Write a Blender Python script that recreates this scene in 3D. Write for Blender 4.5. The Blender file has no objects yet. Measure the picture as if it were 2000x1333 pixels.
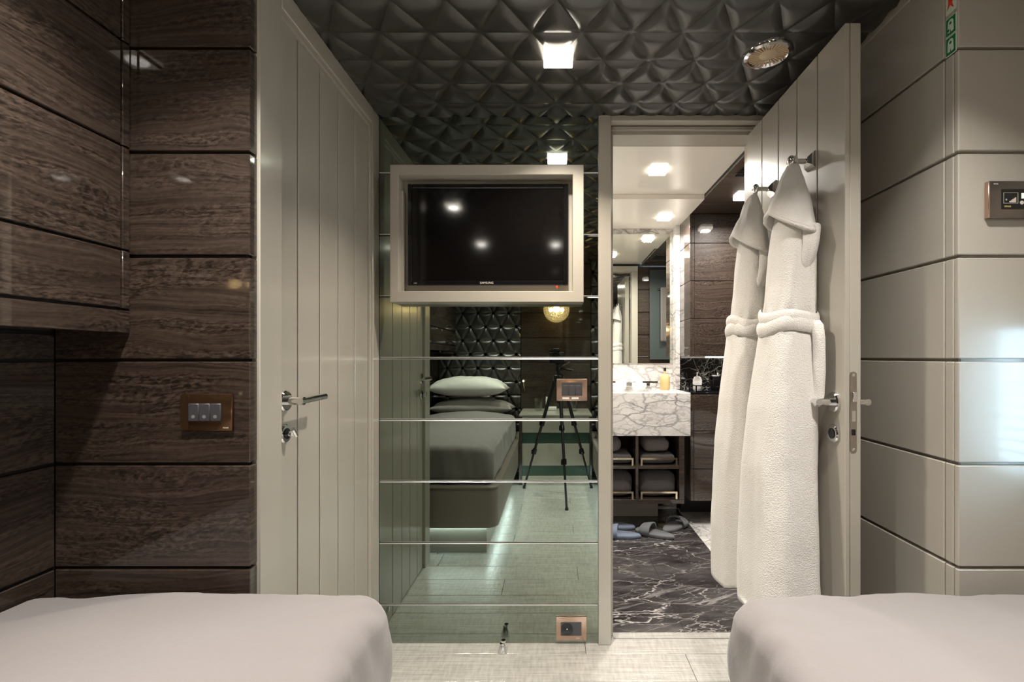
import bpy, bmesh, math, random
from mathutils import Vector, Matrix, noise
random.seed(7)
S = bpy.context.scene
COL = S.collection
PI = math.pi

# ---------------------------------------------------------------- camera, world, exposure
cam_d = bpy.data.cameras.new('camera')
cam_d.sensor_width = 36.0
cam_d.lens = 17.0                      # 944 px focal length on a 2000 px wide frame
cam_d.shift_x = -85 / 2000.0
cam_d.shift_y = 30.5 / 2000.0
cam_d.clip_start = 0.005
cam = bpy.data.objects.new('camera', cam_d)
COL.objects.link(cam)
cam.location = (0, 0, 1.1)
cam.rotation_euler = (PI / 2, 0, 0)
S.camera = cam

world = bpy.data.worlds.new('world')
S.world = world
world.use_nodes = True
bg = world.node_tree.nodes['Background']
bg.inputs[0].default_value = (0.56, 0.77, 1.0, 1)
bg.inputs[1].default_value = 22.0

S.view_settings.view_transform = 'Standard'
S.view_settings.look = 'None'
S.view_settings.gamma = 1.0
S.view_settings.use_curve_mapping = False
S.view_settings.exposure = 0.12

DOWNLIGHT_W = 9.5                      # cabin downlights
BATH_W = 16.0                           # bathroom downlights
WARM = (1.0, 0.89, 0.75)
NEUTRAL = (1.0, 0.945, 0.87)

# ---------------------------------------------------------------- key dimensions (metres)
YM = 1.854        # mirror wall
YP = 1.08         # panelled end walls beside the entrance niche
YB = -0.92        # headboard wall
XL, XR = -1.13, 1.13
XD = -0.676       # casing face of the left door
XC = 0.90         # right wall of the entrance niche
ZC = 2.025        # quilted ceiling, crease level

# ---------------------------------------------------------------- materials
def mat_new(name):
    m = bpy.data.materials.new(name)
    m.use_nodes = True
    nt = m.node_tree
    return m, nt, nt.nodes['Principled BSDF']

def setp(p, **kw):
    for k, v in kw.items():
        key = k.replace('_', ' ')
        for i in p.inputs:
            if i.name.lower() == key.lower():
                i.default_value = (v + (1,)) if isinstance(v, tuple) and len(v) == 3 else v
                break

def simple(name, col, rough=0.5, metal=0.0, **kw):
    m, nt, p = mat_new(name)
    setp(p, base_color=col, roughness=rough, metallic=metal, **kw)
    return m

def N(nt, t, **kw):
    n = nt.nodes.new(t)
    for k, v in kw.items():
        if hasattr(n, k):
            setattr(n, k, v)
        else:
            n.inputs[k].default_value = v
    return n

def math_n(nt, op, a, b=None):
    n = nt.nodes.new('ShaderNodeMath'); n.operation = op
    for i, v in enumerate((a, b)):
        if v is None: continue
        if isinstance(v, (int, float)): n.inputs[i].default_value = v
        else: nt.links.new(v, n.inputs[i])
    return n.outputs[0]

def ramp(nt, fac, stops):
    r = nt.nodes.new('ShaderNodeValToRGB')
    el = r.color_ramp.elements
    while len(el) > 1: el.remove(el[-1])
    el[0].position = stops[0][0]; el[0].color = stops[0][1] + (1,)
    for pos, c in stops[1:]:
        e = el.new(pos); e.color = c + (1,)
    nt.links.new(fac, r.inputs[0])
    return r.outputs[0]

def noise_n(nt, vec, scale, detail=3, rough=0.55, dist=0.0):
    n = N(nt, 'ShaderNodeTexNoise')
    n.inputs['Scale'].default_value = scale; n.inputs['Detail'].default_value = detail
    n.inputs['Roughness'].default_value = rough; n.inputs['Distortion'].default_value = dist
    nt.links.new(vec, n.inputs['Vector'])
    return n.outputs[0]

def combine(nt, x, y, z):
    c = nt.nodes.new('ShaderNodeCombineXYZ')
    for i, v in enumerate((x, y, z)):
        if isinstance(v, (int, float)): c.inputs[i].default_value = v
        else: nt.links.new(v, c.inputs[i])
    return c.outputs[0]

def position(nt):
    g = nt.nodes.new('ShaderNodeNewGeometry')
    s = nt.nodes.new('ShaderNodeSeparateXYZ')
    nt.links.new(g.outputs['Position'], s.inputs[0])
    return g.outputs['Position'], s.outputs[0], s.outputs[1], s.outputs[2]

def bump(nt, p, h, strength=0.2, dist=0.01):
    b = nt.nodes.new('ShaderNodeBump')
    b.inputs['Strength'].default_value = strength; b.inputs['Distance'].default_value = dist
    nt.links.new(h, b.inputs['Height']); nt.links.new(b.outputs[0], p.inputs['Normal'])

def wood_mat(name, tint=1.0, flat=False):
    """figured dark veneer under high-gloss lacquer; grain runs horizontally"""
    m, nt, p = mat_new(name)
    pos, x, y, z = position(nt)
    oi = nt.nodes.new('ShaderNodeObjectInfo')
    rnd = math_n(nt, 'MULTIPLY', oi.outputs['Random'], 37.0)
    if flat: h, v = x, y
    else: h, v = math_n(nt, 'ADD', x, y), z
    wob = noise_n(nt, combine(nt, math_n(nt, 'MULTIPLY', h, 2.2), math_n(nt, 'MULTIPLY', v, 5.0), rnd), 1.0, 2)
    v2 = math_n(nt, 'ADD', v, math_n(nt, 'MULTIPLY', wob, 0.10))
    streak = noise_n(nt, combine(nt, math_n(nt, 'MULTIPLY', h, 3.0), math_n(nt, 'MULTIPLY', v2, 150.0), rnd), 1.0, 5, 0.62)
    hh = math_n(nt, 'ADD', h, math_n(nt, 'MULTIPLY', v, -0.55))
    fig = noise_n(nt, combine(nt, math_n(nt, 'MULTIPLY', hh, 75.0), math_n(nt, 'MULTIPLY', v2, 190.0), rnd), 1.0, 2, 0.5, 0.6)
    mask = noise_n(nt, combine(nt, math_n(nt, 'MULTIPLY', h, 3.0), math_n(nt, 'MULTIPLY', v2, 24.0), math_n(nt, 'ADD', rnd, 5.0)), 1.0, 2)
    mk = N(nt, 'ShaderNodeMapRange'); nt.links.new(mask, mk.inputs[0])
    mk.inputs[1].default_value = 0.42; mk.inputs[2].default_value = 0.62
    f2 = math_n(nt, 'MULTIPLY', math_n(nt, 'SUBTRACT', fig, 0.5), math_n(nt, 'ADD', math_n(nt, 'MULTIPLY', mk.outputs[0], 0.9), 0.22))
    tot = math_n(nt, 'ADD', math_n(nt, 'ADD', math_n(nt, 'MULTIPLY', streak, 0.75), f2), 0.12)
    t = tint
    c = ramp(nt, tot, [(0.30, (0.011*t, 0.0064*t, 0.0044*t)), (0.45, (0.037*t, 0.0238*t, 0.0168*t)), (0.60, (0.070*t, 0.0475*t, 0.0350*t)), (0.78, (0.102*t, 0.0730*t, 0.0560*t))])
    nt.links.new(c, p.inputs['Base Color'])
    setp(p, roughness=0.45, coat_weight=1.0, coat_roughness=0.035, coat_ior=1.5, specular_ior_level=0.3)
    return m

def marble_mat(name, base, vein, scale, thin, contrast_hi, rough=0.06, base2=None, stretch=(1, 1, 1), streak=0.0):
    m, nt, p = mat_new(name)
    pos, x, y, z = position(nt)
    mp = N(nt, 'ShaderNodeMapping'); nt.links.new(pos, mp.inputs[0])
    mp.inputs['Rotation'].default_value = (0.5, 0.6, 0.5)
    mp.inputs['Scale'].default_value = stretch
    nz = N(nt, 'ShaderNodeTexNoise', Scale=scale * 0.9, Detail=5.0, Roughness=0.6); nt.links.new(mp.outputs[0], nz.inputs[0])
    ad = N(nt, 'ShaderNodeVectorMath', operation='MULTIPLY_ADD')
    nt.links.new(nz.outputs[1], ad.inputs[0]); ad.inputs[1].default_value = (0.35 / scale * 3,) * 3
    nt.links.new(mp.outputs[0], ad.inputs[2])
    vo = N(nt, 'ShaderNodeTexVoronoi', feature='DISTANCE_TO_EDGE', Scale=scale); nt.links.new(ad.outputs[0], vo.inputs[0])
    vo2 = N(nt, 'ShaderNodeTexVoronoi', feature='DISTANCE_TO_EDGE', Scale=scale * 2.7); nt.links.new(ad.outputs[0], vo2.inputs[0])
    msk = noise_n(nt, mp.outputs[0], scale * 0.6, 2)
    v1 = N(nt, 'ShaderNodeMapRange'); nt.links.new(vo.outputs[0], v1.inputs[0])
    v1.interpolation_type = 'SMOOTHERSTEP'
    v1.inputs[1].default_value = 0; v1.inputs[2].default_value = thin; v1.inputs[3].default_value = 1; v1.inputs[4].default_value = 0
    v2 = N(nt, 'ShaderNodeMapRange'); nt.links.new(vo2.outputs[0], v2.inputs[0])
    v2.inputs[1].default_value = 0; v2.inputs[2].default_value = thin * 1.2; v2.inputs[3].default_value = 0.8; v2.inputs[4].default_value = 0
    m2 = N(nt, 'ShaderNodeMapRange'); nt.links.new(msk, m2.inputs[0]); m2.inputs[1].default_value = 0.42; m2.inputs[2].default_value = 0.6
    vv = math_n(nt, 'MAXIMUM', math_n(nt, 'MULTIPLY', v1.outputs[0], math_n(nt, 'ADD', math_n(nt, 'MULTIPLY', m2.outputs[0], 0.6), 0.4)), math_n(nt, 'MULTIPLY', v2.outputs[0], m2.outputs[0]))
    vv = math_n(nt, 'MULTIPLY', vv, contrast_hi)
    if streak:
        sn = noise_n(nt, combine(nt, math_n(nt, 'MULTIPLY', math_n(nt, 'ADD', x, math_n(nt, 'MULTIPLY', y, -0.5)), 7.0), math_n(nt, 'MULTIPLY', math_n(nt, 'ADD', y, math_n(nt, 'MULTIPLY', x, -0.45)), 42.0), 0.3), 1.0, 7, 0.68, 0.8)
        sr = N(nt, 'ShaderNodeMapRange'); nt.links.new(sn, sr.inputs[0])
        sr.inputs[1].default_value = 0.56; sr.inputs[2].default_value = 0.78
        vv = math_n(nt, 'MAXIMUM', vv, math_n(nt, 'MULTIPLY', sr.outputs[0], streak))
    cl = noise_n(nt, mp.outputs[0], scale * 1.7, 6, 0.65)
    b = ramp(nt, cl, [(0.3, base2 or base), (0.65, base)])
    mx = N(nt, 'ShaderNodeMix', data_type='RGBA')
    nt.links.new(vv, mx.inputs[0]); nt.links.new(b, mx.inputs[6]); mx.inputs[7].default_value = vein + (1,)
    nt.links.new(mx.outputs[2], p.inputs['Base Color'])
    setp(p, roughness=rough)
    return m

def emit_mat(name, col, strength):
    m, nt, p = mat_new(name)
    setp(p, base_color=(0.8, 0.8, 0.8), emission_color=col, emission_strength=strength, roughness=0.4)
    return m

def thin_glass(name, tint, gloss=0.12, crackle=False):
    m = bpy.data.materials.new(name); m.use_nodes = True
    nt = m.node_tree; nt.nodes.remove(nt.nodes['Principled BSDF'])
    out = nt.nodes['Material Output']
    tr = N(nt, 'ShaderNodeBsdfTransparent'); tr.inputs[0].default_value = tint + (1,)
    gl = N(nt, 'ShaderNodeBsdfGlossy'); gl.inputs['Roughness'].default_value = 0.03
    lw = N(nt, 'ShaderNodeLayerWeight'); lw.inputs[0].default_value = 0.35
    fac = math_n(nt, 'ADD', math_n(nt, 'MULTIPLY', lw.outputs['Facing'], 0.5), gloss)
    mx = N(nt, 'ShaderNodeMixShader')
    if crackle:
        tc = N(nt, 'ShaderNodeTexCoord')
        vo = N(nt, 'ShaderNodeTexVoronoi', feature='DISTANCE_TO_EDGE', Scale=42.0)
        nt.links.new(tc.outputs['Object'], vo.inputs[0])
        cr = math_n(nt, 'LESS_THAN', vo.outputs[0], 0.06)
        fac = math_n(nt, 'ADD', fac, math_n(nt, 'MULTIPLY', cr, 0.35))
        b = N(nt, 'ShaderNodeBump'); b.inputs['Strength'].default_value = 0.7; b.inputs['Distance'].default_value = 0.01
        nt.links.new(vo.outputs[0], b.inputs['Height']); nt.links.new(b.outputs[0], gl.inputs['Normal'])
    base = tr.outputs[0]
    if crackle:
        tl = N(nt, 'ShaderNodeBsdfTranslucent'); tl.inputs[0].default_value = tint + (1,)
        m0 = N(nt, 'ShaderNodeMixShader'); m0.inputs[0].default_value = 0.16
        nt.links.new(tr.outputs[0], m0.inputs[1]); nt.links.new(tl.outputs[0], m0.inputs[2]); base = m0.outputs[0]
    nt.links.new(fac, mx.inputs[0]); nt.links.new(base, mx.inputs[1]); nt.links.new(gl.outputs[0], mx.inputs[2])
    nt.links.new(mx.outputs[0], out.inputs[0])
    return m

def fabric(name, col, rough=0.9, scale=900.0, strength=0.15, dist=0.002, wrinkle=0.0):
    m, nt, p = mat_new(name)
    pos, x, y, z = position(nt)
    setp(p, base_color=col, roughness=rough, sheen_weight=0.25, sheen_roughness=0.5, specular_ior_level=0.2)
    h = noise_n(nt, pos, scale, 2)
    if wrinkle:
        h = math_n(nt, 'ADD', math_n(nt, 'MULTIPLY', h, 0.4), math_n(nt, 'MULTIPLY', noise_n(nt, pos, 14.0, 4, 0.6, 1.2), wrinkle))
    bump(nt, p, h, strength, dist)
    return m

WOOD = wood_mat('dark_veneer', 0.82)
WOODC = wood_mat('dark_veneer_ceiling', 1.0, True)
WOODB = simple('joint_black', (0.012, 0.009, 0.007), 0.6)

def lacquer():
    m, nt, p = mat_new('greige_lacquer')
    pos, x, y, z = position(nt)
    setp(p, base_color=(0.415, 0.387, 0.335), roughness=0.28, coat_weight=0.35, coat_roughness=0.12)
    bump(nt, p, noise_n(nt, pos, 160.0, 2), 0.03, 0.002)
    return m
PAINT = lacquer()
PAINT_WALL = simple('greige_lacquer_wall', (0.40, 0.375, 0.33), 0.27, coat_weight=0.4, coat_roughness=0.1)
WHITE_C = simple('bath_ceiling_gloss', (0.86, 0.81, 0.73), 0.25, coat_weight=0.4, coat_roughness=0.08)

def leather():
    m, nt, p = mat_new('black_leather')
    pos, x, y, z = position(nt)
    setp(p, base_color=(0.034, 0.031, 0.029), roughness=0.30, specular_ior_level=0.9)
    bump(nt, p, noise_n(nt, pos, 420.0, 2), 0.10, 0.002)
    return m
LEATHER = leather()

def mirror(name, col, r=0.0):
    return simple(name, col, r, 1.0)
MIRROR = mirror('tinted_mirror', (0.285, 0.330, 0.285), 0.004)
MIRROR_EDGE = simple('bevelled_glass_edge', (0.55, 0.55, 0.53), 0.30, 1.0)
BMIRROR = mirror('bath_mirror', (0.78, 0.80, 0.74), 0.0)
CHROME = simple('chrome', (0.80, 0.80, 0.80), 0.06, 1.0)
STEEL = simple('brushed_steel', (0.42, 0.37, 0.32), 0.32, 1.0)
BRASS = simple('pale_brass', (0.83, 0.72, 0.52), 0.12, 1.0)
ROSE = simple('rose_bronze_plate', (0.50, 0.345, 0.265), 0.26, 0.85)
BRONZE = simple('dark_bronze_plate', (0.18, 0.10, 0.05), 0.16, 0.85)
GREYBRONZE = simple('grey_bronze_plate', (0.19, 0.165, 0.15), 0.25, 0.85)
BUTTON = simple('grey_button', (0.055, 0.055, 0.06), 0.4)
BLACKP = simple('black_plastic', (0.012, 0.012, 0.013), 0.35)
BLACKG = simple('black_gloss', (0.006, 0.006, 0.007), 0.06)
SCREEN = simple('tv_screen', (0.004, 0.0035, 0.0035), 0.075, specular_ior_level=0.5)
WHITEP = simple('white_plastic', (0.75, 0.74, 0.70), 0.4)
INK = simple('pale_ink', (0.62, 0.58, 0.52), 0.5)
LINEN = fabric('mauve_grey_linen', (0.200, 0.181, 0.178), 0.85, 700, 0.25, 0.004, 1.0)
PILLOWW = fabric('white_pillow_cotton', (0.74, 0.73, 0.68), 0.85, 700, 0.25, 0.004, 1.0)
PILLOWG = fabric('grey_pillow_cotton', (0.33, 0.30, 0.28), 0.85, 700, 0.25, 0.004, 1.0)
BASEL = simple('bed_base_leather', (0.25, 0.215, 0.19), 0.42)
TERRY = fabric('white_terry', (0.76, 0.735, 0.70), 0.95, 330.0, 0.55, 0.006)
TOWEL = fabric('grey_terry', (0.085, 0.075, 0.075), 0.95, 260.0, 0.7, 0.008)
TOWELL = fabric('taupe_terry', (0.19, 0.17, 0.165), 0.95, 260.0, 0.7, 0.008)
SLIPB = fabric('blue_grey_slipper', (0.17, 0.21, 0.28), 0.8, 300, 0.2, 0.003)
SLIPG = fabric('grey_slipper', (0.16, 0.165, 0.175), 0.8, 300, 0.2, 0.003)
AMBER = simple('amber_liquid_glass', (0.80, 0.60, 0.30), 0.1, transmission_weight=0.45, ior=1.3)
GLASS = thin_glass('clear_glass', (0.93, 0.96, 0.94), 0.05)
GREENGLASS = simple('green_glass_strip', (0.030, 0.070, 0.050), 0.05, specular_ior_level=0.8)
GLOBE = thin_glass('amber_crackle_glass', (0.98, 0.86, 0.62), 0.06, True)
GREYGLASS = simple('grey_glass_heater', (0.06, 0.075, 0.076), 0.5, specular_ior_level=0.2)
GREEN = simple('sign_green', (0.0, 0.16, 0.045), 0.5)
RED = simple('sign_red', (0.60, 0.05, 0.02), 0.5)
SIGNW = simple('sign_white', (0.55, 0.62, 0.52), 0.5)
CREAM = simple('cream_grille', (0.62, 0.48, 0.33), 0.5)
DARK = simple('dark_void', (0.01, 0.009, 0.008), 0.8)
CERAMIC = simple('white_ceramic', (0.8, 0.78, 0.75), 0.08)
LCD = emit_mat('lcd_green', (0.55, 0.85, 0.62), 0.45)
LAMPW = emit_mat('downlight_lens', (1.0, 0.95, 0.88), 60.0)
LAMPF = emit_mat('downlight_frost', (1.0, 0.90, 0.74), 9.0)
BULB = emit_mat('warm_bulb', (1.0, 0.72, 0.38), 60.0)
LEDC = emit_mat('cool_led', (0.80, 0.93, 1.0), 60.0)
LEDW = emit_mat('neutral_led', (1.0, 0.92, 0.80), 12.0)
READ = emit_mat('reading_led', (1.0, 0.80, 0.45), 55.0)
MARBLE = marble_mat('calacatta_marble', (0.78, 0.75, 0.715), (0.14, 0.13, 0.13), 7.5, 0.075, 0.80, 0.08, (0.62, 0.595, 0.575), (0.70, 0.70, 1.7))
MARBLE_F = marble_mat('white_floor_marble', (0.70, 0.68, 0.65), (0.20, 0.19, 0.19), 5.0, 0.05, 0.7, 0.1, (0.56, 0.54, 0.52))
BLACKMARBLE = marble_mat('black_floor_marble', (0.020, 0.017, 0.018), (0.50, 0.47, 0.45), 3.0, 0.014, 0.8, 0.10, (0.085, 0.078, 0.078), (0.6, 1.6, 1.0), 0.75)
BLACKMARBLE2 = marble_mat('black_niche_marble', (0.020, 0.017, 0.017), (0.75, 0.72, 0.68), 11.0, 0.045, 1.0, 0.08)

def floor_mat():
    m, nt, p = mat_new('silvery_embossed_plank')
    pos, x, y, z = position(nt)
    oi = nt.nodes.new('ShaderNodeObjectInfo')
    rnd = math_n(nt, 'MULTIPLY', oi.outputs['Random'], 17.0)
    st = noise_n(nt, combine(nt, math_n(nt, 'MULTIPLY', x, 5.0), math_n(nt, 'MULTIPLY', y, 150.0), rnd), 1.0, 4, 0.6)
    cr = noise_n(nt, combine(nt, math_n(nt, 'MULTIPLY', x, 85.0), math_n(nt, 'MULTIPLY', y, 18.0), rnd), 1.0, 3, 0.6)
    t = math_n(nt, 'ADD', math_n(nt, 'MULTIPLY', st, 0.6), math_n(nt, 'MULTIPLY', cr, 0.4))
    c = ramp(nt, t, [(0.3, (0.26, 0.25, 0.225)), (0.52, (0.40, 0.385, 0.355)), (0.72, (0.50, 0.485, 0.45))])
    nt.links.new(c, p.inputs['Base Color'])
    setp(p, roughness=0.13, specular_ior_level=0.7)
    bump(nt, p, t, 0.5, 0.004)
    return m
FLOOR = floor_mat()

# ---------------------------------------------------------------- mesh helpers
def wloc(o):
    v = Vector((0, 0, 0))
    while o is not None:
        v += o.location; o = o.parent
    return v

class MB:
    def __init__(self): self.bm = bmesh.new()
    def _xf(self, verts, M):
        if M is not None:
            bmesh.ops.transform(self.bm, matrix=M, verts=verts)
    def box(self, x0, x1, y0, y1, z0, z1, bev=0.0, seg=1, M=None):
        t = bmesh.new()
        bmesh.ops.create_cube(t, size=1.0)
        for v in t.verts:
            v.co = Vector(((x0 + x1) / 2 + v.co.x * (x1 - x0), (y0 + y1) / 2 + v.co.y * (y1 - y0), (z0 + z1) / 2 + v.co.z * (z1 - z0)))
        if bev > 0:
            bmesh.ops.bevel(t, geom=t.edges[:], offset=bev, segments=seg, affect='EDGES', profile=0.5)
        if M is not None: bmesh.ops.transform(t, matrix=M, verts=t.verts)
        self.add(t); return self
    def add(self, t):
        me = bpy.data.meshes.new('tmp'); t.to_mesh(me); t.free()
        self.bm.from_mesh(me); bpy.data.meshes.remove(me)
    def loft(self, rings, cap0=True, cap1=True, closed=True):
        bm = self.bm
        R = [[bm.verts.new(p) for p in r] for r in rings]
        n = len(R[0])
        for a, b in zip(R, R[1:]):
            for i in range(n if closed else n - 1):
                j = (i + 1) % n
                bm.faces.new((a[i], a[j], b[j], b[i]))
        if cap0: bm.faces.new(list(reversed(R[0])))
        if cap1: bm.faces.new(R[-1])
        return self
    def tube(self, pts, r, n=10, r1=None):
        pts = [Vector(p) for p in pts]
        rings = []
        prev = None
        for i, p in enumerate(pts):
            if i == 0: d = pts[1] - p
            elif i == len(pts) - 1: d = p - pts[i - 1]
            else: d = (pts[i + 1] - p).normalized() + (p - pts[i - 1]).normalized()
            d.normalize()
            if prev is None:
                u = d.orthogonal().normalized()
            else:
                u = (prev - d * prev.dot(d)).normalized()
            prev = u
            w = d.cross(u)
            rr = r if r1 is None else r + (r1 - r) * i / (len(pts) - 1)
            rings.append([p + u * rr * math.cos(2 * PI * k / n) + w * rr * math.sin(2 * PI * k / n) for k in range(n)])
        return self.loft(rings)
    def lathe(self, prof, c, axis='Z', n=24):
        c = Vector(c); rings = []
        for r, h in prof:
            ring = []
            for k in range(n):
                a = 2 * PI * k / n
                u, v = r * math.cos(a), r * math.sin(a)
                if axis == 'Z': q = Vector((u, v, h))
                elif axis == 'X': q = Vector((h, u, v))
                else: q = Vector((v, h, u))
                ring.append(c + q)
            rings.append(ring)
        return self.loft(rings)
    def sphere(self, c, r, n=16, sc=(1, 1, 1)):
        t = bmesh.new(); bmesh.ops.create_uvsphere(t, u_segments=n, v_segments=max(6, n // 2), radius=r)
        for v in t.verts: v.co = Vector((v.co.x * sc[0], v.co.y * sc[1], v.co.z * sc[2])) + Vector(c)
        self.add(t); return self
    def poly(self, pts, depth):
        """flat outline extruded by vector depth"""
        d = Vector(depth)
        return self.loft([[Vector(p) for p in pts], [Vector(p) + d for p in pts]])
    def out(self, name, mat, parent=None, smooth=False, angle=None, solid=0.0, subsurf=0):
        bm = self.bm
        bmesh.ops.recalc_face_normals(bm, faces=bm.faces[:])
        co = [v.co for v in bm.verts]
        mn = Vector((min(c.x for c in co), min(c.y for c in co), min(c.z for c in co)))
        mx = Vector((max(c.x for c in co), max(c.y for c in co), max(c.z for c in co)))
        ctr = Vector(((mn.x + mx.x) / 2, (mn.y + mx.y) / 2, mn.z))
        for v in bm.verts: v.co -= ctr
        me = bpy.data.meshes.new(name); bm.to_mesh(me); bm.free()
        me.materials.append(mat)
        if smooth or angle:
            for f in me.polygons: f.use_smooth = True
            if angle:
                me.set_sharp_from_angle(angle=math.radians(angle))
        o = bpy.data.objects.new(name, me); COL.objects.link(o)
        o.parent = parent
        o.location = ctr - (wloc(parent) if parent else Vector((0, 0, 0)))
        if solid:
            s = o.modifiers.new('solidify', 'SOLIDIFY'); s.thickness = solid; s.offset = 0
        if subsurf:
            s = o.modifiers.new('subsurf', 'SUBSURF'); s.levels = subsurf; s.render_levels = subsurf
        return o

_cache = {}
def piece(name, parent, x0, x1, y0, y1, z0, z1, mat, bev=0.002):
    """a box piece that shares its mesh with all pieces of the same size"""
    key = (round(x1 - x0, 4), round(y1 - y0, 4), round(z1 - z0, 4), mat.name, bev)
    if key not in _cache:
        t = bmesh.new(); bmesh.ops.create_cube(t, size=1.0)
        for v in t.verts: v.co = Vector((v.co.x * key[0], v.co.y * key[1], v.co.z * key[2]))
        if bev: bmesh.ops.bevel(t, geom=t.edges[:], offset=bev, segments=1, affect='EDGES')
        me = bpy.data.meshes.new(name); t.to_mesh(me); t.free(); me.materials.append(mat)
        _cache[key] = me
    o = bpy.data.objects.new(name, _cache[key]); COL.objects.link(o)
    o.parent = parent
    o.location = Vector(((x0 + x1) / 2, (y0 + y1) / 2, (z0 + z1) / 2)) - (wloc(parent) if parent else Vector((0, 0, 0)))
    return o

def tag(o, label, cat=None, group=None, kind=None):
    o['label'] = label
    if cat: o['category'] = cat
    if group: o['group'] = group
    if kind: o['kind'] = kind
    return o

def thing(name, loc, label, cat, group=None):
    o = bpy.data.objects.new(name, None); COL.objects.link(o)
    o.empty_display_size = 0.05
    o.location = loc
    return tag(o, label, cat, group)

def box(name, x0, x1, y0, y1, z0, z1, mat, parent=None, bev=0.0, seg=1):
    return MB().box(x0, x1, y0, y1, z0, z1, bev, seg).out(name, mat, parent, angle=40 if bev else None)

def struct(o, label):
    o['kind'] = 'structure'; o['label'] = label
    return o

def textmesh(body, size, parent, mat, loc, rot, depth=0.0004, name='lettering', squash=1.0):
    cu = bpy.data.curves.new('t', 'FONT'); cu.body = body; cu.size = size; cu.extrude = depth
    cu.align_x = 'CENTER'; cu.align_y = 'CENTER'
    t = bpy.data.objects.new('t', cu); COL.objects.link(t)
    dg = bpy.context.evaluated_depsgraph_get(); dg.update()
    me = bpy.data.meshes.new_from_object(t.evaluated_get(dg))
    bpy.data.objects.remove(t); bpy.data.curves.remove(cu)
    me.materials.clear(); me.materials.append(mat)
    for v in me.vertices: v.co.x *= squash
    o = bpy.data.objects.new(name, me); COL.objects.link(o)
    o.parent = parent
    o.location = Vector(loc) - (wloc(parent) if parent else Vector((0, 0, 0)))
    o.rotation_euler = rot
    return o

def quilt(parent, org, U, V, W, u0, u1, v0, v1, uo, vo, du, dv, h, mat, part_if, n=9):
    """triangular tufted pads; (uo, vo) is one vertex of the stitch grid"""
    U, V, W, org = Vector(U), Vector(V), Vector(W), Vector(org)
    flip = U.cross(V).dot(W) < 0
    def tri(up):
        s = 1 if up else -1
        A, B, C = (-du / 2, -s * dv / 2), (du / 2, -s * dv / 2), (0, s * dv / 2)
        t = bmesh.new(); g = {}
        for i in range(n + 1):
            for j in range(n + 1 - i):
                k = n - i - j
                a, b, c = i / n, j / n, k / n
                u = a * A[0] + b * B[0] + c * C[0]; v = a * A[1] + b * B[1] + c * C[1]
                m = min(a, b, c) * 3
                w = h * (0.5 * (27 * a * b * c) ** 0.45 + 0.5 * (1 - (1 - m) ** 4.5))
                g[i, j] = t.verts.new((u, v, w))
        for i in range(n):
            for j in range(n - i):
                f = [g[i, j], g[i + 1, j], g[i, j + 1]]
                t.faces.new(f)
                if i + j < n - 1: t.faces.new([g[i + 1, j], g[i + 1, j + 1], g[i, j + 1]])
        return t
    def world(t):
        for v in t.verts: v.co = U * v.co.x + V * v.co.y + W * v.co.z
        bmesh.ops.recalc_face_normals(t, faces=t.faces[:])
        s = sum(f.normal.dot(W) for f in t.faces)
        if s < 0: bmesh.ops.reverse_faces(t, faces=t.faces[:])
    shared = {}
    for up in (True, False):
        t = tri(up); world(t)
        me = bpy.data.meshes.new('quilted_pad'); t.to_mesh(me); t.free(); me.materials.append(mat)
        for f in me.polygons: f.use_smooth = True
        shared[up] = me
    rest = bmesh.new()
    r0 = math.floor((v0 - vo) / dv) - 1; r1 = math.ceil((v1 - vo) / dv) + 1
    c0 = math.floor((u0 - uo) / (du / 2)) - 3; c1 = math.ceil((u1 - uo) / (du / 2)) + 3
    for r in range(r0, r1):
        vc = vo + (r + 0.5) * dv
        if vc + dv / 2 <= v0 + 1e-4 or vc - dv / 2 >= v1 - 1e-4: continue
        for c in range(c0, c1):
            # vertices of row r lie at uo + (r%2)*du/2 + k*du
            uc = uo + c * du / 2
            base_even = ((c - (r % 2)) % 2 == 0)
            up = not base_even
            if uc + du / 2 <= u0 + 1e-4 or uc - du / 2 >= u1 - 1e-4: continue
            cut = (uc - du / 2 < u0 - 1e-4) or (uc + du / 2 > u1 + 1e-4) or (vc - dv / 2 < v0 - 1e-4) or (vc + dv / 2 > v1 + 1e-4)
            loc = org + U * uc + V * vc
            me = shared[up]
            if cut:
                t = tri(up)
                for co, no in (((u0 - uc, 0, 0), (-1, 0, 0)), ((u1 - uc, 0, 0), (1, 0, 0)), ((0, v0 - vc, 0), (0, -1, 0)), ((0, v1 - vc, 0), (0, 1, 0))):
                    bmesh.ops.bisect_plane(t, geom=t.verts[:] + t.edges[:] + t.faces[:], plane_co=co, plane_no=no, clear_outer=True)
                if len(t.faces) < 2: t.free(); continue
                world(t)
                me = bpy.data.meshes.new('quilted_pad'); t.to_mesh(me); t.free(); me.materials.append(mat)
                for f in me.polygons: f.use_smooth = True
            if part_if(uc, vc):
                o = bpy.data.objects.new('quilted_pad', me); COL.objects.link(o)
                o.parent = parent; o.location = loc - wloc(parent)
            else:
                i0 = len(rest.verts); rest.from_mesh(me); rest.verts.ensure_lookup_table()
                for v in rest.verts[i0:]: v.co += loc
    if len(rest.verts):
        me = bpy.data.meshes.new('quilted_upholstery'); rest.to_mesh(me); me.materials.append(mat)
        for f in me.polygons: f.use_smooth = True
        o = bpy.data.objects.new('quilted_upholstery', me); COL.objects.link(o)
        o.parent = parent; o.location = -wloc(parent); o['kind'] = 'stuff'
    rest.free()

# ================================================================ STRUCTURE
GAP = 0.0035     # half a panel joint
ZJ = [0.0, 0.162, 0.3945, 0.627, 0.8595, 1.092, 1.3245, 1.557, 1.79, 2.03]   # panel joints

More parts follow.
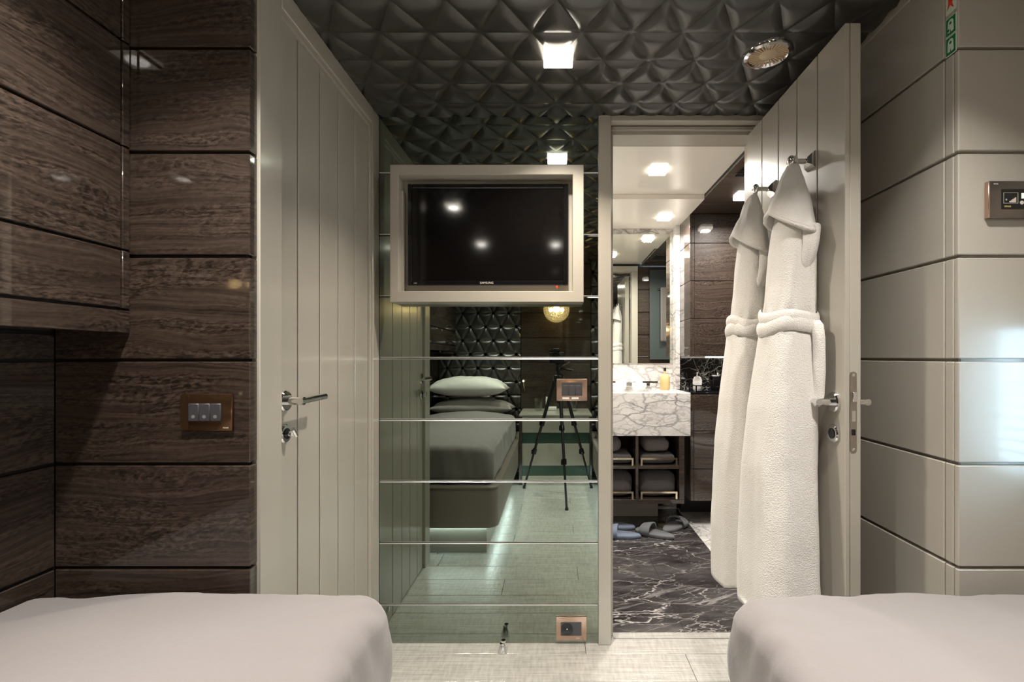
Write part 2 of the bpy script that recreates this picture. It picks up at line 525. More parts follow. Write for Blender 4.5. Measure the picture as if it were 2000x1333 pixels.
# --- floor of the cabin
fl = struct(box('floor', XL - 0.1, XR + 0.1, YB - 0.1, 1.923, -0.06, -0.010, DARK), 'silvery grey plank floor of the cabin')
rows = [1.79 - 0.1547 * k for k in range(-1, 19)]
for i in range(len(rows) - 1):
    ya, yb = max(rows[i + 1], YB), min(rows[i], 1.920)
    if yb - ya < 0.02: continue
    off = [0.113, -0.62, 0.44, -0.25][i % 4] if i else 0.113
    cuts = sorted([x for x in (off - 1.1, off, off + 1.1) if XL + 0.05 < x < XR - 0.05])
    xs = [XL] + cuts + [XR]
    if ya > YP: xs = [-0.72] + [c for c in cuts if -0.6 < c < 0.8] + [XC]
    for a, b in zip(xs, xs[1:]):
        piece('plank', fl, a + 0.0007, b - 0.0007, ya + 0.0007, yb - 0.0007, -0.010, 0.0, FLOOR, 0.0012)

# --- ceiling
ce = struct(box('ceiling', XL - 0.1, XR + 0.1, YB - 0.1, YM + 0.006, ZC + 0.004, ZC + 0.08, LEATHER), 'black leather ceiling quilted in triangles')
quilt(ce, (0, 0, ZC + 0.003), (1, 0, 0), (0, 1, 0), (0, 0, -1), XD - 0.03, XC, YP, YM, 0.0026, 1.772, 0.1447, 0.1292, 0.0115, LEATHER, lambda u, v: True)
quilt(ce, (0, 0, ZC + 0.003), (1, 0, 0), (0, 1, 0), (0, 0, -1), -0.95, XR, YB, YP, 0.0026, 1.772, 0.1447, 0.1292, 0.0115, LEATHER, lambda u, v: False)

# --- left side wall of the cabin (wood, under the wall cabinet)
wl = struct(box('wall_left', XL - 0.1, XL, YB - 0.1, YP + 0.1, 0, ZC + 0.05, WOODB), 'dark veneer wall beside the left bed')
for a, b in zip(ZJ, ZJ[1:]):
    if a > 1.15: continue
    for ya, yb in ((YB, 0.08), (0.08, YP)):
        piece('panel', wl, XL, XL + 0.012, ya + GAP, yb - 0.0005, a + GAP, min(b, 1.152) - GAP, WOOD, 0.0015)

# --- left end wall facing the camera (wood) and its narrow return
we = struct(box('wall_front_left', XL - 0.1, -0.697, YP + 0.012, YM + 0.1, 0, ZC + 0.05, WOODB), 'dark glossy figured veneer wall left of the entrance door')
for a, b in zip(ZJ, ZJ[1:]):
    piece('panel', we, XL + 0.012, -0.683, YP, YP + 0.030, a + GAP, b - GAP, WOOD, 0.0015)
    piece('return_panel', we, -0.697, -0.6832, YP + 0.0305, 1.128, a + GAP, b - GAP, WOOD, 0.0015)

# --- right end wall facing the camera (lacquered panels), side wall of the niche
wr = struct(box('wall_front_right', XC + 0.0145, XR + 0.1, YP + 0.012, YM + 0.07, 0, ZC + 0.05, PAINT_WALL), 'grey beige lacquered panel wall carrying the thermostat')
for a, b in zip(ZJ, ZJ[1:]):
    piece('panel', wr, XC, XR, YP, YP + 0.0118, a + GAP, b - GAP, PAINT_WALL, 0.002)
wc = struct(box('wall_right', XC + 0.0118, XC + 0.014, YP + 0.013, YM, 0, ZC + 0.05, PAINT_WALL), 'grey beige lacquered panel wall behind the open bathroom door')
for a, b in zip(ZJ, ZJ[1:]):
    for ya, yb in ((YP + 0.0125, 1.119), (1.119, 1.50), (1.50, YM)):
        piece('panel', wc, XC, XC + 0.0117, ya + 0.0015, yb - 0.0015, a + GAP, b - GAP, PAINT_WALL, 0.002)
tr = struct(box('trim_1', XC - 0.004, XC, YP + 0.013, YM, ZC - 0.022, ZC + 0.02, PAINT, None, 0.001), 'slim greige strip along the ceiling of the niche')

# --- right side wall of the cabin with a window
WY0, WY1, WZ0, WZ1 = 0.80, 1.05, 0.78, 1.20
m = MB()
m.box(XR, XR + 0.1, YB - 0.1, YP + 0.1, 0, WZ0); m.box(XR, XR + 0.1, YB - 0.1, YP + 0.1, WZ1, ZC + 0.05)
m.box(XR, XR + 0.1, YB - 0.1, WY0, WZ0, WZ1); m.box(XR, XR + 0.1, WY1, YP + 0.1, WZ0, WZ1)
wrs = struct(m.out('wall_right_bedside', PAINT_WALL), 'lacquered cabin side wall with a window beside the right bed')
wn = bpy.data.objects.new('window_1', None); COL.objects.link(wn); wn.location = (XR + 0.05, (WY0 + WY1) / 2, WZ0)
struct(wn, 'small daylight window with blind beside the right bed')
m = MB()
for a in ((WY0, WY0 + 0.03, WZ0, WZ1), (WY1 - 0.03, WY1, WZ0, WZ1), (WY0 + 0.03, WY1 - 0.03, WZ0, WZ0 + 0.03), (WY0 + 0.03, WY1 - 0.03, WZ1 - 0.03, WZ1)):
    m.box(XR - 0.006, XR + 0.09, *a)
m.out('window_frame', PAINT, wn)
box('pane', XR + 0.07, XR + 0.074, WY0 + 0.03, WY1 - 0.03, WZ0 + 0.03, WZ1 - 0.03, GLASS, wn)
for k in range(12):
    z = WZ0 + 0.05 + k * 0.029
    piece('slat', wn, XR + 0.015, XR + 0.04, WY0 + 0.035, WY1 - 0.035, z, z + 0.0015, WHITEP, 0)

# --- headboard wall
wb = struct(box('wall_back', XL - 0.1, XR + 0.1, YB - 0.12, YB - 0.02, 0, ZC + 0.05, WOODB), 'headboard wall with wood panels between the beds')
ZB = [0.10 + 0.2365 * k for k in range(10)]
for a, b in zip(ZB, ZB[1:]):
    piece('panel', wb, -0.330, 0.338, YB - 0.02, YB, a + 0.002, min(b, ZC) - 0.002, WOOD, 0.0015)

# --- plain walls closing the entrance niche and the mirror wall
struct(box('wall_mirror', -0.72, 0.163, YM + 0.012, YM + 0.13, 0, ZC + 0.05, DARK), 'wall carrying the tinted mirror panels')

# --- bathroom shell
BX0, BX1, BY0, BY1 = 0.0, 1.62, 1.994, 3.50
ZBC = 2.055
bf = struct(box('floor_bathroom', BX0 - 0.05, BX1 + 0.05, 1.9235, BY1 + 0.05, -0.06, -0.010, DARK), 'polished marble floor of the bathroom')
for a, b in ((0.155, 0.516), (0.516, 0.877)):
    for ya, yb in ((1.9235, 2.04), (2.04, 2.81), (2.81, BY1)):
        piece('tile', bf, a + 0.0004, b - 0.0004, ya + 0.0004, yb - 0.0004, -0.010, 0.0, BLACKMARBLE, 0.0005)
for ya, yb in ((BY0, 2.04), (2.04, 2.81), (2.81, BY1)):
    piece('tile', bf, BX0, 0.1546, ya + 0.0004, yb - 0.0004, -0.010, 0.0, BLACKMARBLE, 0.0005)
    piece('tile', bf, 0.8774, 1.25, ya + 0.0004, yb - 0.0004, -0.010, 0.0, MARBLE_F, 0.0005)
    piece('tile', bf, 1.2508, BX1, ya + 0.0004, yb - 0.0004, -0.010, 0.0, MARBLE_F, 0.0005)
struct(box('trim_2', 0.226, 0.78, 1.884, 1.9225, 0.0, 0.003, FLOOR, None, 0.001), 'pale threshold strip under the bathroom doorway')
bc = struct(box('ceiling_bathroom', BX0 - 0.05, 0.875, YM + 0.02, BY1 + 0.05, ZBC, ZBC + 0.05, WHITE_C), 'glossy cream ceiling of the bathroom')
box('soffit', BX0, 0.875, 2.84, BY1, ZBC - 0.030, ZBC - 0.0005, WHITE_C, bc)
bcw = struct(box('ceiling_shower', 0.8755, BX1 + 0.05, YM + 0.21, BY1 + 0.05, 2.042, 2.10, WOODB), 'glossy dark veneer ceiling over the toilet corner')
for xa, xb in ((0.876, 1.25), (1.25, BX1)):
    for ya, yb in ((BY0, 2.45), (2.45, 2.95), (2.95, BY1)):
        piece('panel', bcw, xa, xb - 0.001, ya + 0.001, yb - 0.001, 2.032, 2.0418, WOODC, 0.001)
bw = struct(box('wall_bath_back', BX0 - 0.05, 0.875, BY1, BY1 + 0.05, 0, ZBC, MARBLE), 'white veined marble wall behind the basin')
box('column_return', 0.846, 0.8745, 3.40, 3.4999, 0.872, ZBC - 0.031, MARBLE, bw)
struct(box('wall_bath_corner', 0.8755, BX1 + 0.05, BY1, BY1 + 0.05, 0, 2.10, BLACKMARBLE2), 'black veined marble wall behind the tall cabinets')
struct(box('wall_bath_left', BX0 - 0.05, BX0, YM + 0.14, BY1, 0, ZBC, MARBLE), 'marble side wall of the bathroom')
bwr = struct(box('wall_bath_right', BX1, BX1 + 0.05, BY0, BY1, 0, 2.10, WOODB), 'dark veneer side wall of the bathroom')
for a, b in zip(ZJ, ZJ[1:]):
    piece('panel', bwr, BX1 - 0.012, BX1, BY0, 3.14, a + GAP, b - GAP, WOOD, 0.0015)
m = MB(); m.box(0.90 + 0.015, BX1 + 0.05, 1.93, BY0 - 0.012, 0, 2.10); m.box(0.84, 0.914, YM + 0.02, BY0 - 0.012, 0, 2.10)
bwf = struct(m.out('wall_bath_front', WOODB), 'dark veneer bathroom wall beside the doorway')
for a, b in zip(ZJ, ZJ[1:]):
    piece('panel', bwf, 0.846, BX1 - 0.013, BY0 - 0.0118, BY0, a + GAP, b - GAP, WOOD, 0.0015)
struct(box('wall_bath_lintel', 0.163, 0.90, YM + 0.02, BY0 - 0.01, 2.03, ZBC, DARK), 'wall strip above the bathroom doorway')

# ================================================================ DOORS
# --- left door (closed) with casing
d1 = bpy.data.objects.new('door_1', None); COL.objects.link(d1); d1.location = (XD - 0.02, 1.5, 0)
struct(d1, 'closed greige plank door in the left side of the niche')
def casing_left(name, y0, y1, z0, z1):
    return box(name, XD - 0.020, XD, y0, y1, z0, z1, PAINT, d1, 0.002)
casing_left('casing_jamb', 1.106, 1.196, 0, 2.021)
casing_left('casing_jamb', 1.792, YM - 0.001, 0, 2.021)
casing_left('casing_head', 1.197, 1.791, 1.965, 2.021)
m = MB(); m.box(XD - 0.022, XD - 0.006, 1.197, 1.791, 1.950, 1.9645, 0.001); m.out('inner_moulding', PAINT, d1)
m = MB(); m.box(XD - 0.022, XD - 0.006, 1.779, 1.7915, 0, 1.9495, 0.001); m.out('inner_moulding', PAINT, d1)
yb = [1.197, 1.295, 1.416, 1.536, 1.662, 1.778]
for a, b in zip(yb, yb[1:]):
    piece('board', d1, XD - 0.030, XD - 0.014, a + 0.0030, b - 0.0030, 0.004, 1.949, PAINT, 0.0016)
box('door_core', XD - 0.0205 - 0.012, XD - 0.0295, 1.197, 1.778, 0.004, 1.949, PAINT, d1)

def lever_set(root, x, s, y, z, dy, turn=True, name_sfx=''):
    """chrome lever handle and lock on a door face at x; s=+1 handle stands out to +X; lever runs to y+dy"""
    h = MB().lathe([(0.0001, 0), (0.027, 0), (0.027, s * 0.006), (0.024, s * 0.009), (0.0001, s * 0.009)], (x, y, z), 'X', 28).out('handle', CHROME, root, angle=35)
    MB().tube([(x + s * 0.008, y, z), (x + s * 0.052, y, z)], 0.0105, 16).out('neck', CHROME, h, angle=40)
    MB().tube([(x + s * 0.046, y - 0.010 * (1 if dy > 0 else -1), z), (x + s * 0.046, y + dy, z + 0.002)], 0.0088, 16).out('lever', CHROME, h, angle=40)
    l = MB().lathe([(0.0001, 0), (0.0245, 0), (0.0245, s * 0.005), (0.021, s * 0.008), (0.0001, s * 0.008)], (x, y, z - 0.083), 'X', 28).out('lock', CHROME, root, angle=35)
    MB().lathe([(0.0001, 0.0), (0.014, 0.0), (0.014, s * 0.0015), (0.0001, s * 0.0015)], (x + s * 0.0081, y, z - 0.083), 'X', 20).out('keyhole', BLACKG, l)
    if turn:
        m = MB(); m.tube([(x + s * 0.009, y, z - 0.083), (x + s * 0.022, y, z - 0.083)], 0.0065, 12)
        m.tube([(x + s * 0.024, y - 0.004, z - 0.071), (x + s * 0.024, y + 0.012, z - 0.090)], 0.0062, 12)
        m.out('thumb_turn', CHROME, l, angle=40)
lever_set(d1, XD - 0.014, 1, 1.228, 0.987, 0.122)
box('floor_catch', XD - 0.014, XD - 0.004, 1.72, 1.735, 0.055, 0.075, CHROME, d1, 0.002)

# --- bathroom doorway frame + open leaf
d2 = bpy.data.objects.new('door_2', None); COL.objects.link(d2); d2.location = (0.757, 1.84, 0)
struct(d2, 'open greige plank bathroom door with two hooks, leaf along the right wall')
df = bpy.data.objects.new('trim_3', None); COL.objects.link(df); df.location = (0.5, YM, 0)
struct(df, 'greige frame around the bathroom doorway')
def fr(name, *a, bev=0.0015): return box(name, *a, PAINT, df, bev)
fr('casing_jamb', 0.1635, 0.212, YM - 0.012, YM + 0.03, 0, 2.022)
fr('casing_head', 0.2125, XC - 0.002, YM - 0.012, YM + 0.03, 2.000, 2.022)
fr('rebate_jamb', 0.206, 0.220, YM + 0.0305, 1.902, 0, 1.999)
fr('rebate_head', 0.2205, 0.80, YM + 0.0305, 1.902, 1.985, 1.999)
fr('lining_jamb', 0.206, 0.226, 1.9025, BY0 + 0.003, 0, 1.9725)
fr('lining_head', 0.206, 0.84, 1.9025, BY0 + 0.003, 1.9727, 2.02)
fr('lining_jamb', 0.784, 0.84, 1.9025, BY0 + 0.003, 0, 1.9725)
fr('rebate_jamb', 0.80, 0.84, YM + 0.0305, 1.902, 0, 1.9845)
fr('casing_jamb', 0.801, XC - 0.002, YM - 0.012, YM + 0.03, 0, 1.999)
fr('inner_casing_jamb', 0.785, 0.845, BY0 + 0.0035, BY0 + 0.016, 0, 1.9725)
fr('inner_casing_jamb', 0.10, 0.226, BY0 + 0.0035, BY0 + 0.016, 0, 1.9725)
fr('inner_casing_head', 0.10, 0.845, BY0 + 0.0035, BY0 + 0.016, 1.9727, 2.03)
LX0, LX1, LY0, LY1 = 0.737, 0.777, 1.230, 1.862
box('door_core', LX0 + 0.012, LX1, LY0, LY1, 0.012, 1.95, PAINT, d2, 0.0015)
ye = [LY0, 1.362, 1.478, 1.600, 1.727, LY1]
for a, b in zip(ye, ye[1:]):
    piece('board', d2, LX0, LX0 + 0.0118, a + (0.0 if a == LY0 else 0.0026), b - 0.0026, 0.012, 1.95, PAINT, 0.0016)
lever_set(d2, LX0, -1, 1.2766, 0.98, 0.115, False)
h2 = MB().tube([(LX1, 1.2766, 0.98), (LX1 + 0.048, 1.2766, 0.98)], 0.010, 14).out('back_handle', CHROME, d2, angle=40)
MB().tube([(LX1 + 0.043, 1.268, 0.98), (LX1 + 0.043, 1.39, 0.982)], 0.0088, 14).out('lever', CHROME, h2, angle=40)
# latch plate on the leaf edge
def stadium(cx, z0, z1, r, y):
    pts = []
    for k in range(9): a = PI * k / 8; pts.append((cx + r * math.cos(a), y, z1 - r + r * math.sin(a)))
    for k in range(9): a = PI + PI * k / 8; pts.append((cx + r * math.cos(a), y, z0 + r + r * math.sin(a)))
    return pts
lp = MB().poly(stadium(0.757, 0.855, 1.062, 0.0085, LY0 - 0.0015), (0, 0.002, 0)).out('latch_plate', STEEL, d2)
box('latch_bolt', 0.752, 0.763, LY0 - 0.008, LY0 - 0.001, 0.985, 1.010, CHROME, lp, 0.001)
box('dead_bolt', 0.752, 0.762, LY0 - 0.0025, LY0 - 0.001, 0.935, 0.962, CHROME, lp)
box('dead_bolt', 0.752, 0.762, LY0 - 0.0025, LY0 - 0.001, 0.900, 0.915, BLACKG, lp)
for z in (1.053, 0.864):
    MB().lathe([(0.0001, -0.0012), (0.004, -0.0006), (0.004, 0)], (0.757, LY0 - 0.0014, z), 'Y', 12).out('screw', CHROME, lp)
# ================================================================ MIRROR WALL
mw = thing('mirror_wall', (-0.25, YM, 0), 'tinted mirror of stacked bevelled panes beside the bathroom doorway', 'mirror')
mz = [0.0] + [1.094 + 0.2361 * k for k in range(-4, 4)] + [ZC - 0.001]
for a, b in zip(mz, mz[1:]):
    x0, x1, z0, z1 = XD + 0.001, 0.163, a + 0.0012, b - 0.0012
    bv = 0.0034
    t = MB(); bm = t.bm
    v = [bm.verts.new(p) for p in ((x0, YM + 0.002, z0), (x1, YM + 0.002, z0), (x1, YM + 0.002, z1), (x0, YM + 0.002, z1),
                                    (x0, YM, z0 + bv), (x1, YM, z0 + bv), (x1, YM, z1 - bv), (x0, YM, z1 - bv),
                                    (x0, YM + 0.011, z0), (x1, YM + 0.011, z0), (x1, YM + 0.011, z1), (x0, YM + 0.011, z1))]
    for f in ((4, 5, 6, 7), (0, 1, 5, 4), (7, 6, 2, 3), (8, 11, 10, 9), (0, 8, 9, 1), (3, 2, 10, 11), (0, 4, 7, 3), (0, 3, 11, 8), (1, 2, 6, 5), (1, 9, 10, 2)):
        bm.faces.new([v[i] for i in f])
    o = t.out('mirror_pane', MIRROR, mw)
    o.data.materials.append(MIRROR_EDGE)
    for p in o.data.polygons:
        if p.center.y < 0.0 and abs(p.normal.y) > 0.3 and abs(p.normal.z) > 0.1: p.material_index = 1

# ================================================================ TV AND ITS FRAME
tf = thing('television_surround', (-0.2515, 1.81, 1.30), 'thick greige box surround holding the television on the mirror', 'surround')
FX0, FX1, FZ0, FZ1, FY = -0.606, 0.103, 1.300, 1.803, 1.770
w = 0.036
def rect(x0, x1, z0, z1, y): return [Vector((x0, y, z0)), Vector((x1, y, z0)), Vector((x1, y, z1)), Vector((x0, y, z1))]
ix0, ix1, iz0, iz1 = FX0 + 0.031, FX1 - 0.040, FZ0 + 0.040, FZ1 - w
e_ = 0.0015
m = MB()
m.loft([rect(ix0, ix1, iz0, iz1, YM - 0.001), rect(FX0, FX1, FZ0, FZ1, YM - 0.001), rect(FX0, FX1, FZ0, FZ1, FY + e_), rect(FX0 + e_, FX1 - e_, FZ0 + e_, FZ1 - e_, FY),
        rect(ix0 - e_, ix1 + e_, iz0 - e_, iz1 + e_, FY), rect(ix0, ix1, iz0, iz1, FY + e_), rect(ix0, ix1, iz0, iz1, YM - 0.001)], False, False)
m.out('frame', PAINT, tf)
box('back_panel', FX0 + 0.0314, FX1 - 0.0404, 1.838, YM - 0.002, FZ0 + 0.0402, FZ1 - w - 0.0002, PAINT, tf)
box('inner_lip', FX0 + 0.0314, FX0 + 0.038, 1.80, 1.8375, FZ0 + 0.0402, FZ1 - 0.085, PAINT, tf)
tv = thing('television', (-0.251, 1.822, 1.345), 'black flat screen television inside the greige frame', 'television')
TX0, TX1, TZ0, TZ1 = -0.553, 0.047, 1.366, 1.746
m = MB(); m.box(TX0 + 0.004, TX1 - 0.004, 1.816, 1.8375, TZ0 + 0.004, TZ1 - 0.004); m.out('casing', BLACKP, tv)
m = MB(); m.box(TX0, TX0 + 0.016, 1.806, 1.8158, TZ0, TZ1, 0.0025); m.box(TX1 - 0.016, TX1, 1.806, 1.8158, TZ0, TZ1, 0.0025)
m.box(TX0 + 0.016, TX1 - 0.016, 1.806, 1.8158, TZ1 - 0.016, TZ1, 0.0025); m.box(TX0 + 0.016, TX1 - 0.016, 1.806, 1.8158, TZ0, TZ0 + 0.018, 0.0025)
bz = m.out('bezel', BLACKG, tv)
box('screen', TX0 + 0.016, TX1 - 0.016, 1.8105, 1.8157, TZ0 + 0.018, TZ1 - 0.016, SCREEN, tv)
textmesh('SAMSUNG', 0.011, bz, INK, (-0.257, 1.8056, TZ0 + 0.0095), (PI / 2, 0, 0), 0.0002)
textmesh('LCD', 0.006, bz, INK, (TX0 + 0.030, 1.8056, TZ0 + 0.0085), (PI / 2, 0, 0), 0.0002)
box('standby_lamp', 0.000, 0.010, 1.8075, 1.815, TZ0 - 0.010, TZ0 + 0.001, RED, tv, 0.002)

# ================================================================ SWITCH PLATES
def plate(name, x0, x1, z0, z1, y, mat, label, cat, sides=0.0, t=0.008):
    r = thing(name, ((x0 + x1) / 2, y, z0), label, cat)
    MB().box(x0, x1, y - t, y - 0.0005, z0, z1, 0.0025, 2).out('cover_plate', mat, r, angle=40)
    return r
r = plate('light_switch', -0.832, -0.717, 0.935, 1.017, YP, BRONZE, 'dark bronze plate with three grey light switches on the veneer wall', 'switch')
box('side_band', -0.8315, -0.814, YP - 0.0088, YP - 0.0078, 0.937, 1.015, BRONZE, r)
for k in range(3):
    x = -0.812 + k * 0.0242
    b_ = box('switch_button', x, x + 0.0238, YP - 0.0125, YP - 0.0078, 0.957, 0.996, BUTTON, r, 0.0015)
    MB().lathe([(0.0001, -0.0004), (0.004, -0.0004), (0.004, 0.0002)], (x + 0.0119, YP - 0.0126, 0.967), 'Y', 14).out('marker', simple('marker_grey', (0.2, 0.2, 0.2), 0.5) if k == 0 else bpy.data.materials['marker_grey'], b_)
textmesh('VIMAR', 0.0045, r, INK, (-0.731, YP - 0.0082, 0.942), (PI / 2, 0, 0), 0.0002)

r = plate('light_switch', 0.004, 0.121, 0.931, 1.015, YM, ROSE, 'rose bronze plate with grey buttons at hand height on the mirror', 'switch')
box('button_field', 0.024, 0.102, YM - 0.0092, YM - 0.0078, 0.951, 1.001, BUTTON, r)
for k in range(3):
    x = 0.0255 + k * 0.0254
    box('switch_button', x, x + 0.0246, YM - 0.012, YM - 0.0093, 0.952, 0.990, BUTTON, r, 0.001)
for xa, xb in ((0.026, 0.052), (0.062, 0.088)):
    box('name_strip', xa, xb, YM - 0.0088, YM - 0.0079, 0.938, 0.9465, WHITEP, r)
r = plate('power_socket', 0.002, 0.119, 0.014, 0.105, YM, ROSE, 'rose bronze plate with a power socket low on the mirror', 'socket')
box('socket_insert', 0.020, 0.099, YM - 0.0092, YM - 0.0078, 0.034, 0.086, BUTTON, r, 0.001)
s_ = MB().lathe([(0.0001, -0.001), (0.017, -0.001), (0.021, -0.003), (0.0225, -0.003), (0.0225, 0)], (0.044, YM - 0.0093, 0.060), 'Y', 28).out('socket_well', BLACKP, r, angle=40)
for dx in (-0.009, 0, 0.009):
    MB().lathe([(0.0001, -0.0004), (0.0023, -0.0004), (0.0023, 0)], (0.044 + dx, YM - 0.0104, 0.060), 'Y', 10).out('pin_hole', WHITEP if dx == 0 else DARK, s_)
textmesh('VIMAR', 0.0045, r, INK, (0.085, YM - 0.0082, 0.024), (PI / 2, 0, 0), 0.0002)

# thermostat on the right end wall
r = plate('thermostat', 0.9575, 1.108, 1.406, 1.489, YP, GREYBRONZE, 'grey bronze thermostat plate with a small lit display', 'thermostat', t=0.012)
box('side_band', 0.9565, 0.962, YP - 0.0118, YP - 0.001, 1.407, 1.488, ROSE, r, 0.001)
dp = box('display_panel', 0.985, 1.082, YP - 0.0130, YP - 0.0118, 1.426, 1.470, BLACKG, r)
box('lcd_window', 1.028, 1.066, YP - 0.0135, YP - 0.0129, 1.449, 1.461, LCD, dp)
textmesh('20.0', 0.0105, dp, BLACKP, (1.0460, YP - 0.0138, 1.4552), (PI / 2, 0, 0), 0.0002)
for x in (1.0288, 1.0405, 1.052):
    MB().lathe([(0.0032, -0.0006), (0.0042, -0.0006), (0.0042, 0.0003), (0.0032, 0.0003)], (x, YP - 0.0131, 1.4400), 'Y', 16).out('push_button', INK, dp)
for k in range(5):
    box('fan_bar', 1.0015 + k * 0.0031, 1.0037 + k * 0.0031, YP - 0.0135, YP - 0.0129, 1.4405, 1.4435 + k * 0.0020, INK, dp)
m = MB()
for a in ((0.9885, 1.0205, 1.4615, 1.4620), (0.9885, 1.0205, 1.4385, 1.4390), (0.9885, 0.9890, 1.4390, 1.4615), (1.0200, 1.0205, 1.4390, 1.4615)):
    m.box(a[0], a[1], YP - 0.0134, YP - 0.0129, a[2], a[3])
m.out('icon_frame', INK, dp)
textmesh('*', 0.010, dp, INK, (0.9945, YP - 0.0133, 1.4445), (PI / 2, 0, 0), 0.0002)
textmesh('VIMAR', 0.0052, dp, simple('logo_gold', (0.62, 0.48, 0.15), 0.4), (0.9975, YP - 0.0133, 1.4315), (PI / 2, 0, 0), 0.0002)
textmesh('VIMAR', 0.0036, r, INK, (0.9725, YP - 0.0124, 1.4815), (PI / 2, 0, 0), 0.0002)

# safety signs on the niche corner
def sign(zc, mat, label, kind):
    y0, y1 = 1.0845, 1.1145
    hz = 0.0215
    r = thing('safety_sign', (XC - 0.001, (y0 + y1) / 2, zc - hz), label, 'sign')
    box('backing', XC - 0.0012, XC - 0.0001, y0, y1, zc - hz, zc + hz, SIGNW, r)
    if kind != 'fire':
        box('field', XC - 0.0016, XC - 0.0012, y0 + 0.002, y1 - 0.002, zc - hz + 0.002, zc + hz - 0.002, mat, r)
        yc = (y0 + y1) / 2; x = XC - 0.0020
        pts = []
        for k in range(9):
            a = PI * k / 8
            pts.append((x, yc + 0.0075 * math.cos(a), zc + 0.008 + 0.007 * math.sin(a)))
        pts += [(x, yc - 0.0085, zc - 0.013), (x, yc - 0.002, zc - 0.0145), (x, yc, zc - 0.006), (x, yc + 0.002, zc - 0.0145), (x, yc + 0.0085, zc - 0.013)]
        v = MB().poly(pts, (0.0004, 0, 0)).out('life_vest', SIGNW, r)
        MB().lathe([(0.0001, -0.0003), (0.0032, -0.0003), (0.0032, 0)], (x - 0.0001, yc, zc + 0.0062), 'X', 14).out('neck_hole', mat, v)
        if kind == 'child':
            MB().lathe([(0.0001, -0.0003), (0.0034, -0.0003), (0.0034, 0)], (x - 0.0002, yc + 0.0055, zc - 0.0085), 'X', 12).out('child_vest', mat, v)
    else:
        x = XC - 0.0016; yc = (y0 + y1) / 2
        MB().poly([(x, yc + 0.010, zc - 0.013), (x, yc + 0.002, zc - 0.004), (x, yc - 0.008, zc - 0.015), (x, yc - 0.004, zc - 0.001), (x, yc - 0.010, zc + 0.010), (x, yc + 0.001, zc + 0.007), (x, yc + 0.007, zc + 0.017), (x, yc + 0.007, zc + 0.002)], (0.0004, 0, 0)).out('red_symbol', mat, r)
sign(1.853, GREEN, 'upper of two green life vest signs at the wall corner', 'child')
sign(1.8085, GREEN, 'lower of two green life vest signs at the wall corner', 'adult')
sign(1.905, RED, 'red and white safety sign at the ceiling corner', 'fire')

# ================================================================ CEILING LIGHTS, SPEAKER
def area(name, loc, size, power, col, parent, spread=130):
    l = bpy.data.lights.new(name, 'AREA'); l.shape = 'SQUARE'; l.size = size; l.energy = power; l.color = col
    l.spread = math.radians(spread)
    o = bpy.data.objects.new(name, l); COL.objects.link(o)
    o.parent = parent; o.location = Vector(loc) - wloc(parent)
    return o
def downlight(x, y, z, label, power, col, s=0.045, spread=112, group='ceiling downlights'):
    r = thing('ceiling_downlight', (x, y, z), label, 'light', group)
    MB().box(x - s, x + s, y - s, y + s, z - 0.016, z + 0.002, 0.003, 2).out('frosted_plate', LAMPF, r, angle=40)
    MB().lathe([(0.0001, -0.019), (0.028, -0.019), (0.030, -0.0165), (0.0001, -0.0165)], (x, y, z), 'Z', 24).out('lens', LAMPW, r)
    area('lamp', (x, y, z - 0.024), 0.06, power, col, r, spread)
    return r
downlight(0.008, 1.474, ZC - 0.004, 'square frosted downlight in the quilted ceiling before the mirror', DOWNLIGHT_W, WARM)
downlight(-0.62, 0.68, ZC - 0.004, 'square downlight over the foot of the left bed', DOWNLIGHT_W, NEUTRAL)
downlight(0.62, 0.68, ZC - 0.004, 'square downlight over the foot of the right bed', DOWNLIGHT_W, NEUTRAL)
downlight(-0.60, -0.29, ZC - 0.004, 'square downlight over the head of the left bed', DOWNLIGHT_W * 0.95, NEUTRAL, 0.045, 105)
downlight(0.60, -0.29, ZC - 0.004, 'square downlight over the head of the right bed', DOWNLIGHT_W * 0.95, NEUTRAL, 0.045, 105)
downlight(0.0, -0.31, ZC - 0.004, 'square downlight over the nightstand between the beds', DOWNLIGHT_W * 0.6, NEUTRAL, 0.045, 105)
downlight(0.5255, 2.47, ZBC, 'square bathroom downlight nearest the doorway', BATH_W, NEUTRAL, 0.042, 160)
downlight(0.722, 3.20, ZBC - 0.030, 'square bathroom downlight above the marble basin', BATH_W * 0.75, NEUTRAL, 0.042, 160)
downlight(1.085, 2.80, 2.031, 'square downlight in the dark veneer bathroom ceiling', BATH_W * 0.8, NEUTRAL, 0.042, 160)

sp = thing('ceiling_grille', (0.643, 1.465, ZC - 0.02), 'round cream grille with chrome ring in the quilted ceiling', 'grille')
c = (0.643, 1.465, ZC - 0.008)
MB().lathe([(0.052, 0.014), (0.070, 0.012), (0.073, 0.004), (0.068, -0.006), (0.058, -0.008), (0.055, -0.004), (0.052, 0.0)], c, 'Z', 40).out('chrome_ring', CHROME, sp, angle=50)
MB().lathe([(0.0001, 0.010), (0.056, 0.010), (0.056, 0.012), (0.0001, 0.012)], c, 'Z', 32).out('bowl', DARK, sp)
MB().lathe([(0.0001, -0.008), (0.018, -0.007), (0.026, -0.003), (0.026, 0.008), (0.0001, 0.008)], c, 'Z', 28).out('grille_hub', CREAM, sp, angle=50)
for k in range(30):
    a = 2 * PI * k / 30
    M = Matrix.Translation(Vector(c)) @ Matrix.Rotation(a, 4, 'Z')
    MB().box(0.024, 0.056, -0.0016, 0.0016, -0.005, 0.006, 0, 1, M).out('grille_blade', CREAM, sp)

